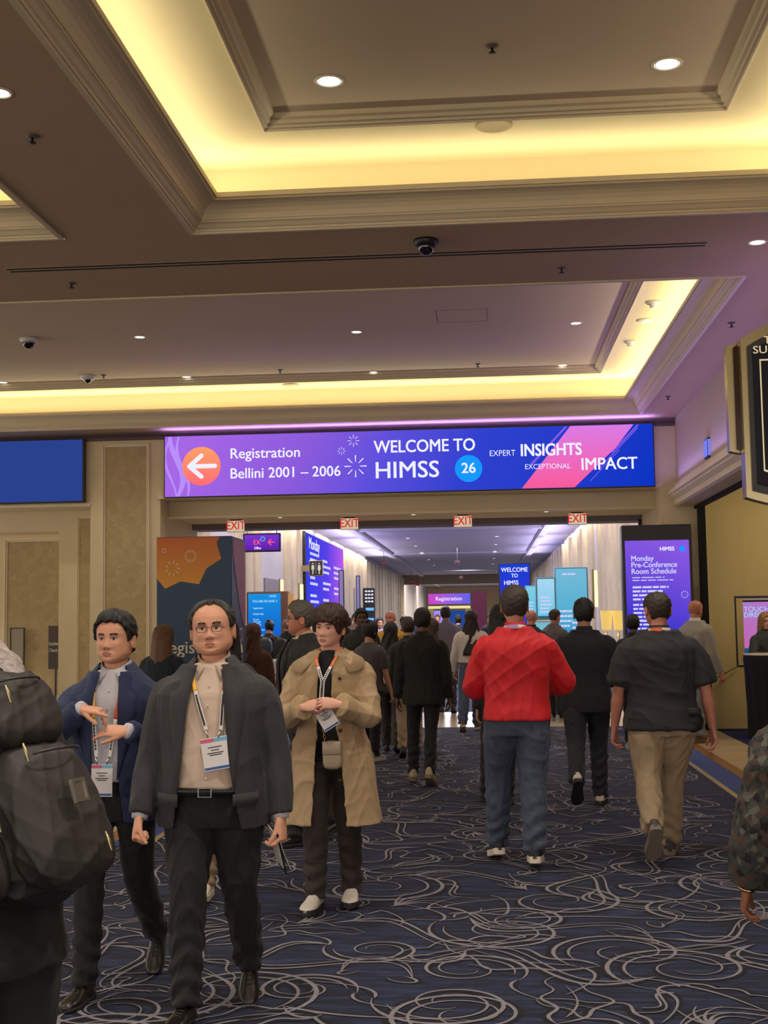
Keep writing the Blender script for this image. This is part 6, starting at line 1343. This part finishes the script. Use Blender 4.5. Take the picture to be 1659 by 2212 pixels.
# --- people in the middle distance on the left
simple('person with grey hair, glasses and a black jacket looking away behind the raincoat', 660, 9.1, 1.725, -62, dict(kind='jacket', m=fab('black_wool', (.012, .012, .014)), hem=.8, o=.03, xo=lambda z: (.03, .03)), dict(m=BLACK_T), ('dress', (.02, .014, .012), (.02, .02, .02)), lod=1, g=1.12, sh=1.1, legs=W1, hair=('short', 'iron_grey', (.10, .085, .070)), glasses=True, skin_=('ruddy', S(196, 128, 104)), inner=dict(m=fab('cream_polo', S(196, 180, 140))), head=Head(w=1.05, jaw=1.1), hyaw=math.radians(-22), arms=((4, 8, 10), (2, 8, 12)), dx=-.02)
HID = simple('person in tan trousers and cream shoes hidden behind the man in the grey suit', 480, 7.35, 1.62, 4, SH('dark_olive_top', S(40, 38, 34)), dict(m=fab('tan_trouser', S(150, 124, 96))), ('sneaker', S(216, 206, 190), S(200, 190, 170)), lod=2, legs=((-6, 14, 20), (10, 4, 0)), hair=('bob', 'black', (.010, .009, .010)), arms=((2, 3, 6), (-2, 3, 6)), g=.9, sh=.9)
LONGH = simple('person with long straight brown hair facing the orange and navy booth', 352, 11.2, 1.56, 165, SH('navy_tee', S(20, 32, 46), kind='tee', hem=.88, r0=1.25, upto=.6, collar=False), dict(m=BLACK_T), lod=1, legs=ST_, hair=('long', 'light_brown', S(104, 72, 48), .15), g=1.1, arms=((10, 14, 20), (10, 14, 20)))
simple('person with wavy auburn hair and a brown jacket right of the booth', 546, 13.4, 1.56, 170, SH('brown_suede', S(96, 62, 42)), dict(m=BLACK_T), legs=ST_, hair=('wavy', 'auburn', S(92, 56, 36), .26))
KGIRL = simple('person with a hair bun, dark tee and pale shorts at the level kiosk', 583, 24.5, 1.60, 165, SH('charcoal_tee', S(40, 42, 48), kind='tee', hem=.94, collar=False), dict(m=fab('cream_shorts', S(206, 196, 170)), shorts=True, loose=1.3), legs=ST_, hair=('bun', 'black', (.010, .009, .010)), arms=((20, 8, 60), (4, 6, 10)))
KMAN = simple('person in a black jacket standing right of the level kiosk', 622, 22.5, 1.62, 150, SH('black_shell', (.010, .010, .012), o=.035, hem=.84), dict(m=fab('sand_trouser', S(150, 140, 120))), legs=ST_, hair=('receding', 'thin_grey', (.20, .16, .13)), skin_=('pink_fair', S(206, 140, 120)), g=1.1, arms=((20, 8, 70), (20, 8, 60)))
simple('person with dark skin in a black jacket and orange lanyard facing us', 782, 16.2, 1.73, 15, SH('black_fleece', (.012, .013, .012), o=.034), dict(m=BLACK_T), lod=1, legs=ST_, hair=('short', 'curly_black', (.006, .006, .006)), skin_=('dark', S(84, 54, 40)), g=1.1, lips=S(110, 66, 56))
simple('person in a grey tee with tied up dark hair left of the cream jacket', 800, 14.4, 1.57, 150, SH('mid_grey_tee', S(78, 74, 80), kind='tee', collar=False), dict(m=BLACK_T), legs=ST_, hair=('bun', 'soft_black', (.02, .015, .014)))
simple('bald person in a yellow shirt facing us beyond the cream jacket', 846, 19.5, 1.73, -20, SH('yellow_shirt', S(206, 160, 50)), dict(m=BLACK_T), lod=1, legs=ST_, hair=None, skin_=('pink_fair', S(206, 140, 120)), g=1.1)
simple('small far person in a dark purple top right of the bald yellow shirted one', 876, 23, 1.64, 10, SH('purple_top', S(70, 40, 84)), dict(m=BLACK_T), legs=W1, hair=('short', 'black', (.010, .009, .010)))
simple('far person in pale clothes with dark hair left of the bald yellow shirted one', 822, 27, 1.62, 20, SH('lilac_top', S(170, 150, 180)), dict(m=fab('light_trouser', S(150, 146, 150))), legs=W2, hair=('short', 'black', (.010, .009, .010)))
simple('far person in a black coat beyond the long haired one in the white jacket', 993, 29, 1.66, 180, SH('black_coat_cloth', (.008, .008, .012)), dict(m=BLACK_T), legs=W1, hair=('short', 'black', (.010, .009, .010)))
simple('far person in a teal top walking in the corridor below the magenta gateway', 948, 38, 1.7, 0, SH('teal_top', S(50, 90, 100)), dict(m=BLACK_T), legs=W2, hair=('short', 'brown', (.05, .03, .02)))
simple('person in a dark jacket walking away along the left corridor wall', 752, 22, 1.66, 180, SH('dark_jacket', S(34, 34, 40), o=.035), dict(m=BLACK_T), legs=W1, hair=('short', 'brown', (.05, .03, .02)))
for i, (px, Y) in enumerate(((1062, 34), (904, 46), (770, 30), (1178, 30), (1238, 27))):
    simple(('far person in black right of the magenta gateway', 'far person in a dark blue top in mid corridor', 'far person in a brown top by the left corridor wall', 'far person in grey beside the small cyan panel', 'far person in a white shirt at the wide cyan display')[i], px, Y, 1.68+.03*(i % 3), (0, 180, 20, 160, 200)[i], SH('far_top_%d' % i, ((.01, .01, .012), S(40, 50, 90), S(96, 70, 50), S(110, 110, 116), S(190, 190, 196))[i]), dict(m=BLACK_T), legs=W1 if i % 2 else W2, hair=('short', 'black', (.010, .009, .010)))
# --- foreground left: person with a big backpack
BP = person('person in a heather grey tee at the left edge wearing a big backpack', (-1.16, 2.78, 0), math.radians(-113), 1.84, g=1.12, sh=1.08, lean=.30, legs=((8, 5, 0), (-6, 6, 6)),
    arms=((6, 8, 20), {'wrist': (-.11, -.30, 1.38), 'pole': (-.8, -.10, 1.50), 'd': (0, -.7, .5)}), skin_=('pink_fair', S(206, 140, 120)), hair=('short', 'brown', (.05, .03, .02)),
    top=dict(kind='tee', name='tee_shirt', m=fab('heather_grey', S(176, 164, 164), var=.35, vscale=55), hem=1.0, o=.03, r0=1.2, upto=.70, fold=.007), bottom=dict(m=BLACK_T, loose=1.0, waist=1.06), shoes=('sneaker', (.02, .02, .02), (.02, .02, .02)), lod=1, foldseed=6)
def backpack():
    t = empty('backpack', BP['t'].location, BP['t'].rotation_euler.z, 'big black and grey travel backpack with buckles in the left foreground', 'backpack'); S_ = BP['S']; TO = BP['TO']
    def BT(V): V = np.asarray(V, float)-[0, .10, 1.44]; V = rotx(V*[.90, .66, .94], .34); return V+[.0, -.045, 1.40]
    MA = mat('black_cordura', (.008, .0075, .007), .5, bump=.25, bscale=700); MG = mat('grey_brown_cordura', (.020, .0175, .016), .5, bump=.25, bscale=700)
    def bag(x0, x1, y0, y1, z0, z1, e=.45, tz=.3, n=34, m_=16):
        R = []; cx, cy, cz = (x0+x1)/2, (y0+y1)/2, (z0+z1)/2
        for k in range(m_+1):
            v = -1+2*k/m_; q = (1-abs(v)**3.2)**.42 if abs(v) < 1 else .0; q = max(q, .08)
            sh_ = tz*(1+v)/2*.12
            R.append([(cx+(x1-x0)/2*q*np.sign(math.cos(a))*abs(math.cos(a))**e, cy+(y1-y0)/2*(q-.15*(1+v)/2)*np.sign(math.sin(a))*abs(math.sin(a))**e-sh_*.4, cz+(z1-z0)/2*v) for a in np.arange(n)*2*PI/n])
        return R
    def part(name, R, mt, par, vox=.006, am=.006, sd=0):
        b = MB(); b.rings(R); V, F = b.get(); V, F, N = remesh(V, F, vox, 4); V = folds(V, N, am, 14, sd, (1, 1, .7)); return mk(name, BT(V)+TO, F, mt, par, True, sc_=S_)
    mb = part('main_body', bag(-.175, .175, .10, .36, .88, 1.46, e=.60, tz=1.2), MA, t, am=.0045, sd=1)
    part('front_pocket', bag(-.135, .135, .27, .47, .90, 1.25, e=.62, tz=1.2), MG, t, am=.0045, sd=2)
    part('top_pocket', bag(-.125, .125, .22, .395, 1.22, 1.42, e=.62, tz=.8), MG, t, am=.004, sd=3)
    for sg in (1, -1): part('side_pocket', bag(sg*.175-.045, sg*.175+.045, .16, .33, .92, 1.14), MG, t, am=.004, sd=4)
    part('back_pad', bag(-.16, .16, .075, .135, .93, 1.42), MG, t, am=.004, sd=5)
    for sg in (1, -1):
        P = crom([(sg*.085, .14, 1.45), (sg*.10, .05, 1.505), (sg*.115, -.09, 1.45), (sg*.13, -.155, 1.30), (sg*.15, -.10, 1.12), (sg*.17, .06, .99)], 5); V, F = tube(P, [(.030, .008)]*len(P), 12, up=(1, 0, 0)); mk('shoulder_strap', BT(V)+TO, F, MG, t, True, sc_=S_)
        V, F = tube(crom([(sg*.150, .13, 1.30), (sg*.160, .22, 1.285), (sg*.12, .30, 1.26)], 5), [(.012, .003)]*11, 8, up=(0, 0, 1)); st = mk('compression_strap', BT(V)+TO, F, MA, t, True, sc_=S_)
        b = MB(); b.box(sg*.158-.010, sg*.158+.010, .20, .24, 1.27, 1.30, bev=.004); V, F = b.get(); mk('buckle', BT(V)+TO, F, mat('buckle_metal', (.38, .36, .32), .3, .8), st, False, sc_=S_)
        V, F = tube(crom([(sg*.155, .13, 1.18), (sg*.165, .22, 1.17), (sg*.11, .34, 1.15)], 5), [(.012, .003)]*11, 8, up=(0, 0, 1)); mk('compression_strap', BT(V)+TO, F, MA, t, True, sc_=S_)
    V, F = tube(crom([(-.04, .12, 1.455), (-.03, .13, 1.50), (0, .135, 1.515), (.03, .13, 1.50), (.04, .12, 1.455)], 4), [.009]*17, 10); mk('grab_handle', BT(V)+TO, F, MG, t, True, sc_=S_)
    q = np.linspace(0, 2*PI, 15); V, F = tube([(.12+.012*math.cos(a), .20, 1.425+.022*math.sin(a)) for a in q], [.003]*15, 8, cap=0); mk('orange_loop', BT(V)+TO, F, mat('orange_cord', (.7, .14, .03), .5), t, True, sc_=S_)
    MB_ = mat('brass_pull', (.42, .36, .2), .3, .9)
    for x, y, z, nm in ((.10, .475, 1.08, 'logo_plate'),):
        V, F = MB().rings([[(.0+a*.022*k, .474+d, 1.10+c*.026*k) for a, c in ((-1, -1), (1, -1), (1, 1), (-1, 1))] for k, d in ((1, -.01), (1, .004), (.72, .004), (.72, .0))]).get(); mk(nm, BT(V)+TO, F, mat('buckle_metal', (.38, .36, .32), .3, .8), t, False, sc_=S_)
    for x, y, z in ((.12, .45, 1.22), (-.05, .47, 1.0), (.09, .40, 1.36), (.16, .33, 1.10)):
        V, F = tube([(x, y, z), (x+.003, y+.008, z-.018), (x+.004, y+.010, z-.042)], [.003, .0045, .0035], 8); mk('zip_pull', BT(V)+TO, F, MB_, t, True, sc_=S_)
    for zz_, hw in ((1.20, .075), (1.38, .065)):
        V, F = tube([(x, (.452 if zz_ < 1.3 else .378)-.30*abs(x/hw)**3*.10, zz_) for x in np.linspace(-hw, hw, 12)], [.0035]*12, 6); mk('zip', BT(V)+TO, F, mat('zip_black', (.03, .03, .03), .4), t, True, sc_=S_)
backpack()
def small_pack(P, label, mt, w=.15, d=.16, h=.42):
    t = empty('backpack', P['t'].location, P['t'].rotation_euler.z, label, 'backpack'); R = []
    for k in range(11):
        v = -1+.2*k; q = max(.15, (1-abs(v)**3)**.45); R.append([(w*q*np.sign(math.cos(a))*abs(math.cos(a))**.5, .12+d/2+d/2*q*np.sign(math.sin(a))*abs(math.sin(a))**.5, 1.2+h/2*v) for a in np.arange(20)*2*PI/20])
    V, F = MB().rings(R).get(); mk('bag', V+P['TO'], F, mt, t, True, sc_=P['S'])
    for sg in (1, -1):
        Pp = crom([(sg*.08, .14, 1.38), (sg*.10, .03, 1.475), (sg*.115, -.11, 1.40), (sg*.13, -.14, 1.22), (sg*.16, .02, 1.05), (sg*.12, .14, 1.02)], 4); V, F = tube(Pp, [(.022, .006)]*len(Pp), 8, up=(1, 0, 0)); mk('shoulder_strap', V+P['TO'], F, M_black, t, True, sc_=P['S'])
small_pack(KGIRL, 'dark patterned backpack worn by the person in pale shorts at the kiosk', mat('patterned_nylon', (.03, .04, .045), .6, var=.9, vscale=25)); small_pack(KMAN, 'black backpack worn by the person standing right of the kiosk', mat('black_nylon', (.008, .008, .009), .6, bump=.3))
# --- right edge: person in floral sleeves, hair falling forward
FLORAL = mat('floral_print', S(70, 70, 62), .8); nt = FLORAL.node_tree; tc = nt.nodes.new('ShaderNodeTexCoord'); v = nt.nodes.new('ShaderNodeTexVoronoi'); v.inputs['Scale'].default_value = 44; nz = nt.nodes.new('ShaderNodeTexNoise'); nz.inputs['Scale'].default_value = 22
r = nt.nodes.new('ShaderNodeValToRGB'); e = r.color_ramp.elements; e[0].color = (*S(22, 22, 22), 1); e[0].position = .32; e[1].color = (*S(92, 92, 84), 1); e[1].position = .68
for pos, c in ((.42, S(60, 66, 66)), (.5, S(80, 50, 34)), (.54, S(52, 58, 60)), (.60, S(40, 40, 36))): x = e.new(pos); x.color = (*c, 1)
mxn = nt.nodes.new('ShaderNodeMix'); mxn.data_type = 'RGBA'; mxn.inputs[0].default_value = .45; nt.links.new(tc.outputs['Object'], v.inputs[0]); nt.links.new(tc.outputs['Object'], nz.inputs[0]); nt.links.new(v.outputs['Color'], mxn.inputs[6]); nt.links.new(nz.outputs['Color'], mxn.inputs[7]); nt.links.new(mxn.outputs[2], r.inputs[0]); nt.links.new(r.outputs[0], nt.nodes['Principled BSDF'].inputs['Base Color'])
FLO = person('person in a dark floral blouse with brown hair, arm hanging, at the right edge', (1.06, 4.05, 0), math.radians(178), 1.50, g=1.05, legs=((8, 4, 0), (-6, 6, 8)), arms=((6, 16, 10), (-4, 8, 8)), hair=('long', 'copper_brown', S(120, 66, 36), .30), skin_=('deep_tan', S(150, 96, 72)),
    top=dict(kind='blouse', name='blouse', m=FLORAL, hem=.74, o=.035, so=.02, r0=1.30, cuff=1.2, fold=.010), bottom=dict(m=FLORAL, loose=1.2), shoes=('dress', (.02, .015, .012), (.01, .01, .01)), lod=1, hands=(dict(curls=(.5, .6, .65, .7)), {}))
a = FLO['A'][0]; c = a[2]+FLO['TO']; t = empty('bracelet', FLO['t'].location, FLO['t'].rotation_euler.z, 'gold bracelet on the hanging wrist at the right edge', 'bracelet'); V, F = tube([c+a[6]*.0, c+a[6]*.012], [.034, .034], 18, cap=0); mk('band', V, F, mat('gold_chain', (.75, .52, .22), .2, 1.), t, True, sc_=FLO['S'])
bpy.data.scenes.remove(TS)
